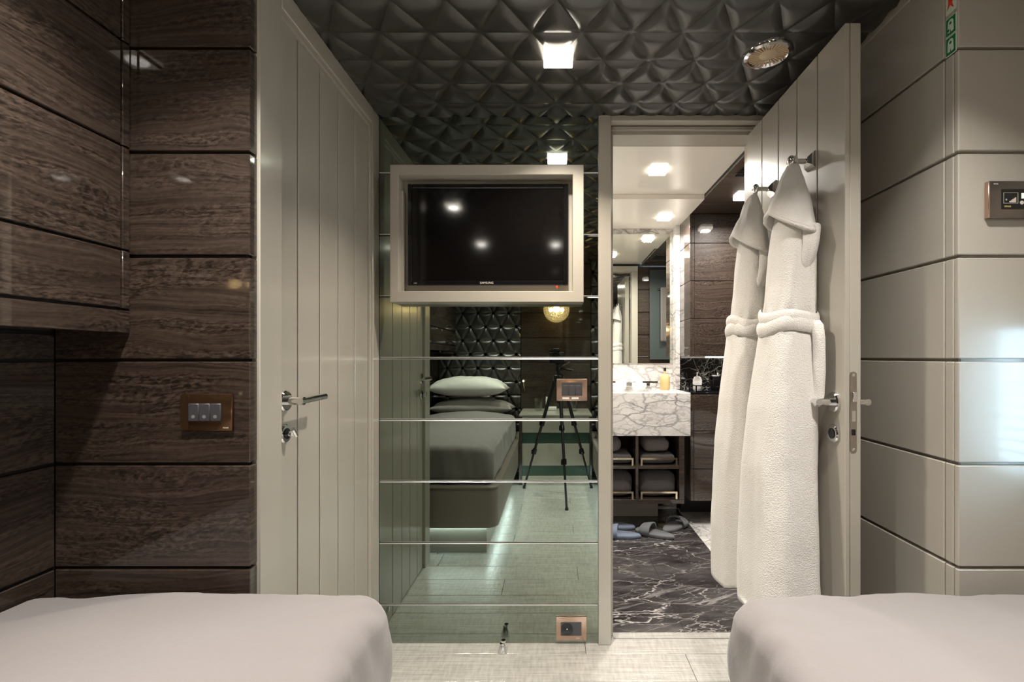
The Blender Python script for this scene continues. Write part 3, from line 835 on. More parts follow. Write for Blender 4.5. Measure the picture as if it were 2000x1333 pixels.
# ================================================================ UPPER CABINET OVER LEFT BED
uc = thing('wall_cabinet', (-1.04, 0.08, 1.152), 'dark glossy veneer wall cabinet above the left bed', 'cabinet')
CX = -0.950
m = MB(); m.box(XL + 0.0005, CX - 0.016, YB + 0.012, YP - 0.0015, 1.160, ZC + 0.003)
m.out('carcass', WOODB, uc)
box('bottom_rail', XL + 0.0125, CX, YB + 0.012, YP - 0.001, 1.1525, 1.2015, WOOD, uc, 0.0015)
zs = [1.2045, 1.335, 1.564, 1.795, ZC + 0.002]
for a, b in zip(zs, zs[1:]):
    box('end_stile', CX - 0.0155, CX, 1.0615, YP - 0.001, a + 0.002, b - 0.002, WOOD, uc, 0.0012)
    for ya, yb_ in ((YB + 0.012, 0.08), (0.08, 1.0585)):
        piece('cabinet_door', uc, CX - 0.0155, CX, ya + 0.001, yb_ - 0.001, a + 0.0028, b - 0.0028, WOOD, 0.0018)

# ================================================================ BEDS
def rounded_box(x0, x1, y0, y1, z0, z1, r, step=0.03, fn=None):
    """subdivided box with rounded edges"""
    cx, cy, cz = (x0 + x1) / 2, (y0 + y1) / 2, (z0 + z1) / 2
    hx, hy, hz = (x1 - x0) / 2, (y1 - y0) / 2, (z1 - z0) / 2
    nx, ny, nz = max(4, int(2 * hx / step)), max(4, int(2 * hy / step)), max(4, int(2 * hz / step))
    m = MB(); bm = m.bm; vm = {}
    def V(i, j, k):
        key = (i, j, k)
        if key in vm: return vm[key]
        p = Vector((-hx + 2 * hx * i / nx, -hy + 2 * hy * j / ny, -hz + 2 * hz * k / nz))
        q = Vector((max(-hx + r, min(hx - r, p.x)), max(-hy + r, min(hy - r, p.y)), max(-hz + min(r, hz * .9), min(hz - min(r, hz * .9), p.z))))
        d = p - q
        if d.length > 1e-9:
            mx_ = max(abs(d.x), abs(d.y), abs(d.z))
            p = q + d.normalized() * mx_
        p = p + Vector((cx, cy, cz))
        if fn: p = fn(p, (p.x - cx) / hx, (p.y - cy) / hy, (p.z - cz) / hz)
        vm[key] = bm.verts.new(p); return vm[key]
    for a in range(nx):
        for b in range(ny):
            for k in (0, nz): bm.faces.new((V(a, b, k), V(a + 1, b, k), V(a + 1, b + 1, k), V(a, b + 1, k)))
    for a in range(nx):
        for c_ in range(nz):
            for k in (0, ny): bm.faces.new((V(a, k, c_), V(a + 1, k, c_), V(a + 1, k, c_ + 1), V(a, k, c_ + 1)))
    for b in range(ny):
        for c_ in range(nz):
            for k in (0, nx): bm.faces.new((V(k, b, c_), V(k, b + 1, c_), V(k, b + 1, c_ + 1), V(k, b, c_ + 1)))
    return m

def pillow(cx, cy, cz, wx, wy, th, tilt, name, mat, label, group, seed):
    n = 34
    m = MB(); bm = m.bm
    top = {}; bot = {}
    R = Matrix.Rotation(tilt, 3, 'X')
    for i in range(n + 1):
        for j in range(n + 1):
            u, v = -1 + 2 * i / n, -1 + 2 * j / n
            t = max(0.0, (1 - abs(u) ** 2.6)) ** 0.55 * max(0.0, (1 - abs(v) ** 2.6)) ** 0.55
            px = u * wx / 2 * (1 - 0.07 * (1 - v * v) * abs(u)); py = v * wy / 2 * (1 - 0.09 * (1 - u * u) * abs(v))
            wr = 0.010 * noise.noise(Vector((u * 3 + seed, v * 3, seed))) + 0.006 * noise.noise(Vector((u * 9 + seed, v * 5, 2))) * (0.4 + abs(u))
            zt = th * 0.60 * t + wr * min(1, 3 * t)
            zb = -th * 0.40 * t + wr * 0.4 * min(1, 3 * t)
            edge = i in (0, n) or j in (0, n)
            P = Vector((cx, cy, cz))
            top[i, j] = bm.verts.new(P + R @ Vector((px, py, zt)))
            bot[i, j] = top[i, j] if edge else bm.verts.new(P + R @ Vector((px, py, zb)))
    for i in range(n):
        for j in range(n):
            bm.faces.new((top[i, j], top[i + 1, j], top[i + 1, j + 1], top[i, j + 1]))
            f = (bot[i, j], bot[i, j + 1], bot[i + 1, j + 1], bot[i + 1, j])
            if len(set(f)) == 4:
                try: bm.faces.new(f)
                except ValueError: pass
    o = m.out(name, mat, None, smooth=True)
    return tag(o, label, 'pillow', group)

def bed(s, side):
    xo, xi = s * (abs(XL) - 0.014), s * 0.318          # wall side, aisle side
    a, b = min(xo, xi), max(xo, xi)
    root = thing('single_bed', ((a + b) / 2, 0.05, 0), 'floating upholstered single bed along the %s wall with lit plinth' % side, 'bed')
    # base with rounded foot corner on the aisle side
    def outline(inset, z):
        r = 0.055; pts = []
        X0, X1 = abs(XL) - 0.014, 0.318 + inset
        yf = 1.058 - inset
        pts = [(X0, YB + 0.035), (X0, yf)]
        for k in range(9):
            t = PI / 2 * k / 8
            pts.append((X1 + r - r * math.sin(t), yf - r + r * math.cos(t)))
        pts.append((X1, YB + 0.035))
        return [Vector((s * x, y, z)) for x, y in pts]
    m = MB(); m.loft([outline(0.006, 0.157), outline(0.0, 0.163), outline(0.0, 0.384), outline(0.004, 0.390)])
    m.out('base', BASEL, root, angle=30)
    m = MB(); m.loft([outline(0.0005, 0.372), outline(-0.0035, 0.376), outline(-0.0035, 0.382), outline(0.0005, 0.386)], False, False)
    m.out('piping', BASEL, root, angle=50)
    px = 0.386
    pa, pb = min(xo, s * px), max(xo, s * px)
    box('plinth', pa, pb, YB + 0.035, 0.998, 0.0005, 0.1565, PAINT, root)
    la, lb = min(s * (px - 0.006), s * (px - 0.014)), max(s * (px - 0.006), s * (px - 0.014))
    box('led_strip', la, lb, -0.40, 1.004, 0.150, 0.1565, LEDC, root)
    box('led_strip', min(xo, s * px), max(xo, s * px), 1.004, 1.010, 0.150, 0.1565, LEDC, root)
    ma, mb = min(s * 1.108, s * 0.375), max(s * 1.108, s * 0.375)
    m = rounded_box(ma, mb, YB + 0.045, 0.98, 0.392, 0.560, 0.05, 0.06)
    m.out('mattress', LINEN, root, smooth=True)
    # duvet tucked over the mattress
    def fn(p, u, v, w):
        q = p.copy()
        uu = u * s                      # -1 aisle side ... +1 wall side
        if w > -0.2:
            q.z += 0.034 * (1 - abs(u) ** 2.2) * min(1, max(0.25, (1 - v) * 3.5)) * max(0, w)
            k = max(0.0, w)
            q.z += k * 0.006 * noise.noise(Vector((p.x * 5, p.y * 3.5, 3.1 * s)))
            q.z += k * 0.004 * noise.noise(Vector((p.x * 9 + p.y * 6, p.y * 2, 7.7)))
        sidef = max(0, 1 - abs(w)) if True else 0
        n_ = noise.noise(Vector((p.x * 11, p.y * 11, p.z * 4)))
        e1 = max(0.0, min(1.0, (-uu - 0.86) / 0.1)); e2 = max(0.0, min(1.0, (v - 0.93) / 0.05))
        q.x += s * e1 * (-0.009 * noise.noise(Vector((p.y * 16 + p.z * 5, p.z * 6, 1.7))) - 0.004 * noise.noise(Vector((p.y * 40, p.z * 9, 4))) - 0.006 * (0.3 - w))
        q.y += e2 * (0.010 * noise.noise(Vector((p.x * 14 + p.z * 4, p.z * 5, 8.7 * s))) + 0.004 * noise.noise(Vector((p.x * 38, p.z * 8, 2))) + 0.005 * (0.2 - w))
        cr = e1 * max(0.0, min(1.0, (v - 0.80) / 0.15))
        q.z -= 0.014 * cr * max(0, w)
        dgn = math.sin((p.x * s * 1.0 + p.y) * 46.0 + 3 * noise.noise(p * 6))
        q.z += 0.0022 * dgn * max(0, w) * max(0.0, min(1, (-uu - 0.55) / 0.35)) * max(0.0, min(1, (v - 0.6) / 0.3))
        return q
    ai = 0.346 if s < 0 else 0.366
    da, db = min(s * 1.112, s * ai), max(s * 1.112, s * ai)
    m = rounded_box(da, db, -0.44, 1.034, 0.395, 0.598, 0.036, 0.016, fn)
    m.out('duvet', LINEN, root, smooth=True)
    # headboard
    hb = thing('headboard', (s * 0.73, YB - 0.01, 0.36), 'black leather headboard quilted in triangles behind the %s bed' % side, 'headboard')
    h0, h1 = (-1.115, -0.334) if s < 0 else (0.342, 1.115)
    box('backing', h0, h1, YB - 0.0195, YB + 0.003, 0.395, ZC - 0.001, LEATHER, hb)
    quilt(hb, (0, YB + 0.003, 0), (1, 0, 0), (0, 0, 1), (0, 1, 0), h0, h1, 0.40, ZC - 0.002, -0.375, 1.384, 0.1470, 0.1313, 0.014, LEATHER, lambda u, v: v > 0.55)
    pillow(s * 0.740, -0.665, 0.635, 0.735, 0.42, 0.15, 0.05, 'pillow', PILLOWG, 'grey pillow lying flat at the head of the %s bed' % side, 'grey pillows', 3.3 + s)
    pillow(s * 0.775, -0.655, 0.813, 0.70, 0.42, 0.18, 0.04, 'pillow', PILLOWW, 'plump white pillow on top of the grey one, %s bed' % side, 'white pillows', 9.1 + s)
bed(-1, 'left')
bed(1, 'right')

# ================================================================ NIGHTSTAND, LAMP AND SMALL THINGS (seen in the mirror)
nsd = thing('nightstand', (0, -0.67, 0), 'greige nightstand with green glass bands between the beds', 'nightstand')
NY = -0.430
m = MB(); m.box(-0.285, 0.29, YB + 0.001, NY - 0.02, 0.05, 0.585); m.out('carcass', WOODB, nsd)
box('top', -0.312, 0.312, YB + 0.001, NY + 0.002, 0.586, 0.604, PAINT, nsd, 0.002)
for xa, xb in ((-0.312, -0.2865), (0.2915, 0.312)):
    box('side_panel', max(xa, -0.3165), xb, YB + 0.001, NY, 0.0005, 0.585, WOOD, nsd)
for za, zb, mt, nm in ((0.448, 0.583, PAINT, 'drawer'), (0.356, 0.446, GREENGLASS, 'glass_band'), (0.166, 0.354, PAINT, 'drawer'), (0.080, 0.164, GREENGLASS, 'glass_band'), (0.0005, 0.078, PAINT, 'plinth')):
    box(nm, -0.285, 0.29, NY - 0.0195, NY - (0.008 if mt is GREENGLASS else 0.0), za, zb, mt, nsd, 0.001)
dr = box('drawer_handle', -0.055, 0.055, NY + 0.0005, NY + 0.010, 0.556, 0.564, CHROME, nsd, 0.002)

wlamp = thing('wall_lamp', (0.008, YB, 1.41), 'amber crackle glass globe lamp on the wood panel between the headboards', 'lamp')
LC = Vector((0.008, YB + 0.150, 1.536))
MB().lathe([(0.0001, 0), (0.050, 0), (0.050, 0.012), (0.044, 0.020), (0.018, 0.024), (0.018, 0.05), (0.0001, 0.05)], (LC.x, YB + 0.0005, LC.z), 'Y', 28).out('wall_mount', CHROME, wlamp, angle=40)
prof = []
for k in range(17):
    t = 0.42 + (PI - 0.42 - 0.001) * k / 16
    prof.append((0.121 * math.sin(t), -0.121 * math.cos(t)))
m = MB(); m.lathe(prof, LC, 'Y', 40); g = m.out('glass_globe', GLOBE, wlamp, smooth=True)
for dx in (-0.052, 0.052):
    MB().tube([(LC.x + dx * 0.3, YB + 0.045, LC.z - 0.005), (LC.x + dx, LC.y - 0.03, LC.z - 0.004)], 0.008, 10).out('bulb_holder', CHROME, wlamp, angle=40)
    b_ = MB().sphere((LC.x + dx, LC.y, LC.z - 0.004), 0.020, 14).out('bulb', BULB, wlamp, smooth=True)
l = bpy.data.lights.new('lamp', 'POINT'); l.energy = 3.0; l.color = (1.0, 0.74, 0.42); l.shadow_soft_size = 0.03
o = bpy.data.objects.new('lamp', l); COL.objects.link(o); o.parent = wlamp; o.location = LC + Vector((0, 0.045, 0)) - wloc(wlamp)

rl = thing('reading_light', (-0.295, YB, 0.80), 'slim brass reading light with lit tip beside the left headboard', 'lamp')
MB().lathe([(0.0001, 0), (0.014, 0), (0.014, 0.012), (0.0001, 0.012)], (-0.296, YB + 0.0005, 0.78), 'Y', 18).out('wall_mount', CHROME, rl, angle=40)
MB().tube([(-0.296, YB + 0.011, 0.78), (-0.296, YB + 0.05, 0.79), (-0.298, YB + 0.09, 0.82), (-0.300, YB + 0.10, 0.885)], 0.005, 10).out('stalk', BRASS, rl, angle=40)
MB().sphere((-0.300, YB + 0.108, 0.872), 0.0075, 12).out('lit_tip', READ, rl, smooth=True)

def tumbler(x, y, z, label):
    o = MB().lathe([(0.0001, 0.0), (0.030, 0.0), (0.037, 0.115), (0.0345, 0.115), (0.028, 0.008), (0.0001, 0.008)], (x, y, z), 'Z', 28).out('drinking_glass', GLASS, None, angle=40)
    return tag(o, label, 'glass', 'glasses on the nightstand')
tumbler(-0.155, -0.70, 0.6045, 'clear tumbler on the nightstand by the reading light')
tumbler(0.165, -0.70, 0.6045, 'clear tumbler on the nightstand by the right bed')
r = thing('desk_device', (-0.03, -0.78, 0.6045), 'small white device with upright panel on the nightstand behind the tripod', 'device')
MB().box(-0.075, 0.010, -0.82, -0.72, 0.6045, 0.635, 0.006, 2).out('base', WHITEP, r, angle=40)
MB().box(-0.090, -0.074, -0.83, -0.72, 0.6045, 0.725, 0.004, 2).out('upright_panel', WHITEP, r, angle=40)

# ================================================================ TRIPOD WITH CAMERA (seen in the mirror)
tp = thing('tripod', (0.02, -0.1, 0), 'black aluminium camera tripod standing between the beds', 'tripod')
AP = Vector((0.025, -0.11, 0.93))
feet = [Vector((-0.262, -0.33, 0.008)), Vector((0.300, -0.335, 0.008)), Vector((0.080, 0.245, 0.008))]
for f in feet:
    d = (f - AP)
    top = AP + Vector((d.x, d.y, 0)).normalized() * 0.035
    leg = MB()
    A, B, C_, D_ = top, top.lerp(f, 0.40), top.lerp(f, 0.66), f
    leg.tube([A, B], 0.0145, 12); leg.tube([B, C_], 0.0115, 12); leg.tube([C_, D_], 0.009, 12)
    L = leg.out('leg', BLACKP, tp, angle=40)
    for q in (0.40, 0.66):
        c = top.lerp(f, q); dd = (f - top).normalized()
        MB().tube([c - dd * 0.020, c + dd * 0.020], 0.0195, 12).out('leg_clamp', BLACKG, L, angle=40)
        MB().box(c.x - 0.024, c.x - 0.010, c.y + 0.010, c.y + 0.028, c.z - 0.018, c.z + 0.018, 0.003).out('clamp_lever', BLACKG, L)
    MB().tube([f + Vector((0, 0, -0.007)), f + Vector((0, 0, 0.014))], 0.0135, 12, 0.011).out('rubber_foot', BLACKP, L, angle=40)
m = MB(); m.lathe([(0.0001, -0.035), (0.036, -0.035), (0.044, -0.015), (0.044, 0.02), (0.030, 0.032), (0.0001, 0.032)], AP, 'Z', 20); m.out('shoulder', BLACKP, tp, angle=40)
MB().tube([AP + Vector((0, 0, -0.20)), AP + Vector((0, 0, 0.060))], 0.013, 14).out('centre_column', BLACKP, tp, angle=40)
hd = MB().lathe([(0.0001, 0.058), (0.026, 0.058), (0.028, 0.075), (0.020, 0.088), (0.026, 0.098), (0.026, 0.112), (0.0001, 0.112)], AP, 'Z', 18).out('pan_head', BLACKP, tp, angle=40)
MB().tube([AP + Vector((0.02, 0.01, 0.075)), AP + Vector((0.11, 0.04, 0.062))], 0.008, 12).out('pan_handle', BLACKP, hd, angle=40)
MB().tube([AP + Vector((0.02, 0.0, 0.10)), AP + Vector((0.085, 0.05, 0.125))], 0.007, 12).out('tilt_handle', STEEL, hd, angle=40)
cb = thing('photo_camera', (0.0, -0.11, 1.043), 'black photo camera mounted on the tripod head', 'camera')
MB().box(-0.050, 0.072, -0.150, -0.095, 1.0425, 1.135, 0.008, 2).out('body', BLACKP, cb, angle=40)
MB().box(-0.025, 0.035, -0.145, -0.090, 1.134, 1.165, 0.008, 2).out('viewfinder', BLACKP, cb, angle=40)
MB().lathe([(0.0001, 0), (0.034, 0), (0.034, 0.05), (0.038, 0.055), (0.038, 0.078), (0.030, 0.078), (0.028, 0.060), (0.0001, 0.060)], (0.0, -0.0945, 1.1), 'Y', 28).out('lens', BLACKP, cb, angle=40)
MB().box(0.000, 0.022, -0.135, -0.112, 1.1655, 1.174, 0.002).out('hot_shoe_cap', CHROME, cb)
MB().lathe([(0.0001, 0), (0.010, 0), (0.010, 0.010), (0.0001, 0.010)], (-0.036, -0.12, 1.1352), 'Z', 16).out('mode_dial', BLACKP, cb, angle=40)

# ================================================================ DOOR STOP
ds = thing('door_stop', (-0.198, 1.797, 0), 'small chrome magnetic door stop on the floor before the mirror', 'door stop')
MB().lathe([(0.0001, 0.0003), (0.018, 0.0003), (0.0175, 0.006), (0.011, 0.026), (0.009, 0.034), (0.0001, 0.036)], (-0.198, 1.797, 0), 'Z', 24).out('cone', CHROME, ds, angle=50)
MB().lathe([(0.0001, 0), (0.0085, 0), (0.0085, 0.008), (0.0001, 0.008)], (-0.194, 1.800, 0.0365), 'Z', 18).out('magnet_cap', CHROME, ds, angle=40)

# ================================================================ HOOKS AND ROBES ON THE OPEN DOOR
def hook(y, z, label):
    r = thing('robe_hook', (LX0, y, z - 0.03), label, 'hook', 'chrome hooks on the bathroom door')
    x = LX0 - 0.0005
    m = MB()
    m.loft([[Vector((x, y - 0.021, z - 0.024)), Vector((x, y + 0.021, z - 0.024)), Vector((x, y + 0.021, z + 0.024)), Vector((x, y - 0.021, z + 0.024))],
            [Vector((x - 0.010, y - 0.021, z - 0.016)), Vector((x - 0.010, y + 0.021, z - 0.016)), Vector((x - 0.010, y + 0.021, z + 0.016)), Vector((x - 0.010, y - 0.021, z + 0.016))],
            [Vector((x - 0.018, y - 0.010, z - 0.008)), Vector((x - 0.018, y + 0.010, z - 0.008)), Vector((x - 0.018, y + 0.010, z + 0.008)), Vector((x - 0.018, y - 0.010, z + 0.008))]])
    m.out('base_plate', CHROME, r)
    MB().tube([(x - 0.016, y, z), (x - 0.052, y, z)], 0.0075, 14).out('arm', CHROME, r, angle=40)
    MB().lathe([(0.0001, 0.0), (0.012, 0.001), (0.0165, 0.006), (0.0165, 0.011), (0.012, 0.016), (0.0001, 0.017)], (x - 0.068, y, z), 'X', 24).out('knob', CHROME, r, angle=50)
hook(1.391, 1.662, 'chrome hook holding the robe nearer the door handle')
hook(1.637, 1.668, 'chrome hook holding the robe nearer the hinges')

def interp(tab, z):
    for a, b in zip(tab, tab[1:]):
        if a[0] >= z >= b[0]:
            t = (a[0] - z) / (a[0] - b[0]); t = t * t * (3 - 2 * t) if False else t
            return [p + (q - p) * t for p, q in zip(a[1:], b[1:])]
    return list(tab[-1][1:]) if z < tab[-1][0] else list(tab[0][1:])

def robe(yo, zo, label, seed, ksize=1.0, hem=0.37, belt_tail=True):
    r = thing('bathrobe', (0.66, yo, hem), label, 'bathrobe', 'white bathrobes on the bathroom door')
    # z: cx, cy offset, rx, ry
    T = [(1.60, .690, .000, .022, .030), (1.54, .688, .000, .036, .055), (1.47, .684, .003, .046, .078), (1.40, .680, .004, .050, .084), (1.30, .676, .003, .053, .083),
         (1.245, .672, .000, .057, .082), (1.20, .668, .0, .064, .085), (1.13, .664, .0, .068, .092), (0.95, .652, .002, .080, .108), (0.80, .645, .004, .086, .120), (0.65, .641, .004, .088, .133), (0.50, .638, .000, .091, .136), (0.36, .637, -.006, .093, .138)]
    NA = 96; rings = []
    zs = [1.60 - (1.60 - hem) * k / 110 for k in range(111)]
    for z in zs:
        cx, cyo, rx, ry = interp(T, z)
        ry *= ksize
        skirt = max(0.0, min(1.0, (1.17 - z) / 0.6)); cin = math.exp(-((z - 1.205) / 0.035) ** 2)
        ring = []
        for k in range(NA):
            a = 2 * PI * k / NA
            ca, sa = math.cos(a), math.sin(a)
            e = 0.8
            x = abs(ca) ** e * (1 if ca > 0 else -1); y = abs(sa) ** e * (1 if sa > 0 else -1)
            f = 1 + skirt * (0.045 * math.sin(a * 5 + seed) + 0.03 * math.sin(a * 8 + seed * 2 + z * 2)) - 0.05 * cin * math.sin(a * 9 + seed) - 0.05 * cin
            f += 0.03 * noise.noise(Vector((ca * 1.8 + seed, sa * 1.8, z * 5))) + 0.022 * noise.noise(Vector((ca * 5, sa * 5 + seed, z * 9))) * math.exp(-((z - 1.26) / 0.14) ** 2) + 0.012 * noise.noise(Vector((ca * 3, sa * 3 + seed, z * 16))) + 0.035 * math.sin(a * 4 + seed + z * 3) * max(0, min(1, (1.5 - z) / 0.15)) * (1 if z > 1.17 else 0.5)
            # overlapping front edge: a soft vertical step on the visible side
            st = 1 / (1 + math.exp(-(a - 3.72) / 0.035)) * (1 if a < 4.9 else 0) * max(0, 1 - max(0, a - 4.0) / 0.9)
            f += 0.055 * st * max(0.0, min(1, (1.16 - z) / 0.2))
            px = cx + rx * x * f; py = yo + cyo + ry * y * f
            px = min(px, LX0 - 0.004)
            zz = z + zo + (0.012 * math.sin(a * 2 + seed) + (0.035 if x < 0 else 0) * (-x) * 0) * (1 if z < hem + 0.02 else 0)
            ring.append(Vector((px, py, zz)))
        rings.append(ring)
    MB().loft(rings).out('robe_body', TERRY, r, smooth=True)
    # hood: a cone hanging from its loop, rim flaring away from the door
    hr = []; NH = 60
    for k in range(28):
        t = k / 27
        cz = 1.648 + zo - 0.150 * t
        ring = []
        for j in range(NH):
            a = 2 * PI * j / NH
            ca, sa = math.cos(a), math.sin(a)
            rx = (0.010 + 0.050 * t ** 0.85) * (1 if ca < 0 else 0.55)
            ry = 0.012 + 0.086 * t ** 0.8
            sag = 0.050 * t * t * (-sa * 0.62 - ca * -0.15)
            flare = 0.003 * max(0, t - 0.86) / 0.14
            wr = 0.006 * noise.noise(Vector((ca * 2.5 + seed, sa * 2.5, t * 3)))
            ring.append(Vector((min(0.685 + (rx + flare + wr) * ca - 0.006 * t, LX0 - 0.005), yo + (ry + flare + wr) * sa, cz - 0.056 * t * t * (1 if sa < 0 else 0.1) * (abs(sa)) - 0.016 * t * t * ca)))
        hr.append(ring)
    MB().loft(hr, True, False).out('hood', TERRY, r, smooth=True, solid=0.010)
    # rolled rim
    rim = hr[-1]
    t_ = MB(); t_.tube([v for v in rim] + [rim[0]], 0.0060, 8); t_.out('hood_hem', TERRY, r, smooth=True)
    # collar lapel falling from the hood on the side nearer the camera
    lap = []
    for k in range(15):
        t = k / 14
        z = 1.462 + zo - 0.150 * t
        x = 0.700 - 0.022 * t; y = yo - (0.092 - 0.014 * t - 0.022 * t * t + 0.014 * math.sin(PI * t))
        lap.append([Vector((x - 0.030 * (1 - t * 0.7), y + 0.018, z)), Vector((x - 0.004, y - 0.003, z)), Vector((x + 0.020, y + 0.010, z)), Vector((x + 0.022, y + 0.045, z))])
    MB().loft(lap, False, False, closed=False).out('lapel', TERRY, r, smooth=True, solid=0.012, subsurf=1)
    # hanging loop over the knob arm
    MB().tube([(0.690, yo - 0.006, 1.640 + zo), (0.690, yo - 0.011, 1.660 + zo), (0.690, yo - 0.006, 1.675 + zo), (0.690, yo + 0.006, 1.675 + zo), (0.690, yo + 0.011, 1.660 + zo), (0.690, yo + 0.006, 1.640 + zo)], 0.004, 8).out('hanging_loop', TERRY, r, smooth=True)
    # belt
    for bi, (zc, hz, tilt) in enumerate(((1.212, 0.020, 0.10), (1.182, 0.021, -0.06))):
        rings = []
        cx, cyo, rx, ry = interp(T, zc); ry *= ksize
        for q in range(9):
            w_ = -1 + 2 * q / 8; ring = []
            for k in range(72):
                a = 2 * PI * k / 72; ca, sa = math.cos(a), math.sin(a)
                e = 0.8; x = abs(ca) ** e * (1 if ca > 0 else -1); y = abs(sa) ** e * (1 if sa > 0 else -1)
                g_ = 0.010 * math.sqrt(max(0, 1 - w_ * w_ * 0.9)) + 0.003 * noise.noise(Vector((ca * 4, sa * 4, bi + seed)))
                ring.append(Vector((min(cx + (rx * 0.99 + g_) * x, LX0 - 0.004), yo + cyo + (ry * 0.99 + g_) * y, zc + zo + w_ * hz + tilt * (sa * 0.10) * 0.9 + 0.006 * math.sin(3 * a + seed))))
            rings.append(ring)
        MB().loft(rings, False, False).out('belt', TERRY, r, smooth=True)
    if belt_tail:
        pts = [(0.697, yo - 0.088, 1.198), (0.700, yo - 0.100, 1.185), (0.702, yo - 0.104, 1.150), (0.703, yo - 0.104, 1.06), (0.702, yo - 0.100, 0.995), (0.692, yo - 0.0965, 0.966)]
        rings = []
        for k, p in enumerate(pts):
            p = Vector(p); hw = 0.017; th = 0.006
            rings.append([p + Vector((math.cos(2 * PI * j / 12) * hw * 0.75, math.sin(2 * PI * j / 12) * th - math.cos(2 * PI * j / 12) * hw * 0.5, 0)) for j in range(12)])
        MB().loft(rings).out('belt_tail', TERRY, r, smooth=True)
    return r
robe(1.393, 0.0, 'white hooded bathrobe nearest the door handle, belt tail hanging', 1.3)
robe(1.672, 0.006, 'white hooded bathrobe behind the other one, nearer the hinges', 4.1, 0.80, 0.345, False)

# ================================================================ BATHROOM FURNITURE
bm_ = thing('bath_mirror', (0.42, 3.49, 1.05), 'large mirror on the marble wall above the basin', 'mirror')
box('glass', 0.02, 0.8445, 3.488, 3.4995, 1.052, 1.984, BMIRROR, bm_)

vt = thing('marble_washstand', (0.43, 3.27, 0.6), 'thick white veined marble washstand top with basin', 'basin')
VY = 3.050; VZ = 0.871
m = MB(); m.box(0.02, 0.852, VY, VY + 0.040, 0.599, VZ, 0.0015); m.out('apron', MARBLE, vt)
m = MB(); m.box(0.02, 0.17, VY + 0.0402, BY1 - 0.0005, 0.80, VZ); m.box(0.62, 0.852, VY + 0.0402, BY1 - 0.0005, 0.80, VZ)
m.box(0.17, 0.62, VY + 0.0402, VY + 0.10, 0.80, VZ); m.box(0.17, 0.62, 3.39, BY1 - 0.0005, 0.80, VZ)
m.out('top_slab', MARBLE, vt)
box('basin_bottom', 0.1705, 0.6195, VY + 0.101, 3.3895, 0.775, 0.785, MARBLE, vt)

vc = thing('open_shelf_unit', (0.43, 3.2, 0.17), 'dark wood open shelf unit with towels under the washstand', 'shelf unit')
for xa, xb in ((0.04, 0.072), (0.506, 0.524), (0.782, 0.814)):
    box('upright', xa, xb, VY + 0.004, 3.42, 0.196, 0.5985, WOOD, vc, 0.001)
for nm, za, zb in (('bottom_board', 0.170, 0.1955), ):
    box(nm, 0.04, 0.814, VY + 0.004, 3.42, za, zb, WOOD, vc, 0.001)
for xa, xb in ((0.0725, 0.5055), (0.5245, 0.7815)):
    box('shelf', xa, xb, VY + 0.006, 3.42, 0.389, 0.409, WOOD, vc, 0.001)
    box('back_board', xa, xb, 3.405, 3.4195, 0.41, 0.598, WOODB, vc)
    box('back_board', xa, xb, 3.405, 3.4195, 0.196, 0.388, WOODB, vc)
for xa, xb in ((0.170, 0.494), (0.540, 0.772)):
    for z in (0.4095, 0.196):
        m = MB(); t = 0.0055
        m.box(xa, xa + 2 * t, VY + 0.012, VY + 0.018, z, z + 0.048); m.box(xb - 2 * t, xb, VY + 0.012, VY + 0.018, z, z + 0.048); m.box(xa + 2 * t, xb - 2 * t, VY + 0.012, VY + 0.018, z + 0.037, z + 0.048)
        m.out('gallery_rail', BRASS, vc)
box('washstand_plinth', 0.04, 0.705, 3.33, 3.40, 0.0005, 0.150, PAINT, vc)
box('plinth_bracket', 0.71, 0.79, 3.36, 3.40, 0.06, 0.1695, BRASS, vc)

def towel(x0, x1, z0, z1, y0, y1, mat, label, seed):
    def fn(p, u, v, w):
        q = p.copy()
        q.z += 0.006 * noise.noise(Vector((p.x * 12 + seed, p.y * 10, p.z * 10))); q.y += 0.005 * noise.noise(Vector((p.x * 20, p.z * 14, seed)))
        return q
    m = rounded_box(x0, x1, y0, y1, z0 + 0.006, z1, min(0.05, (z1 - z0) * 0.42), 0.012, fn)
    return tag(m.out('folded_towel', mat, None, smooth=True), label, 'towel', 'towels under the washstand')
towel(0.545, 0.765, 0.4095, 0.475, 3.085, 3.33, TOWEL, 'dark grey towel lying at the bottom of the upper right compartment', 1)
towel(0.565, 0.735, 0.4815, 0.578, 3.10, 3.33, TOWELL, 'rolled taupe towel on top in the upper right compartment', 2)
towel(0.535, 0.772, 0.196, 0.365, 3.085, 3.35, TOWEL, 'thick rolled dark grey towel in the lower right compartment', 3)
towel(0.19, 0.490, 0.4095, 0.475, 3.085, 3.33, TOWEL, 'dark grey towel lying at the bottom of the upper left compartment', 4)
towel(0.20, 0.425, 0.4815, 0.578, 3.10, 3.33, TOWELL, 'rolled taupe towel on top in the upper left compartment', 5)
towel(0.18, 0.494, 0.196, 0.36, 3.085, 3.35, TOWEL, 'thick rolled dark grey towel in the lower left compartment', 6)

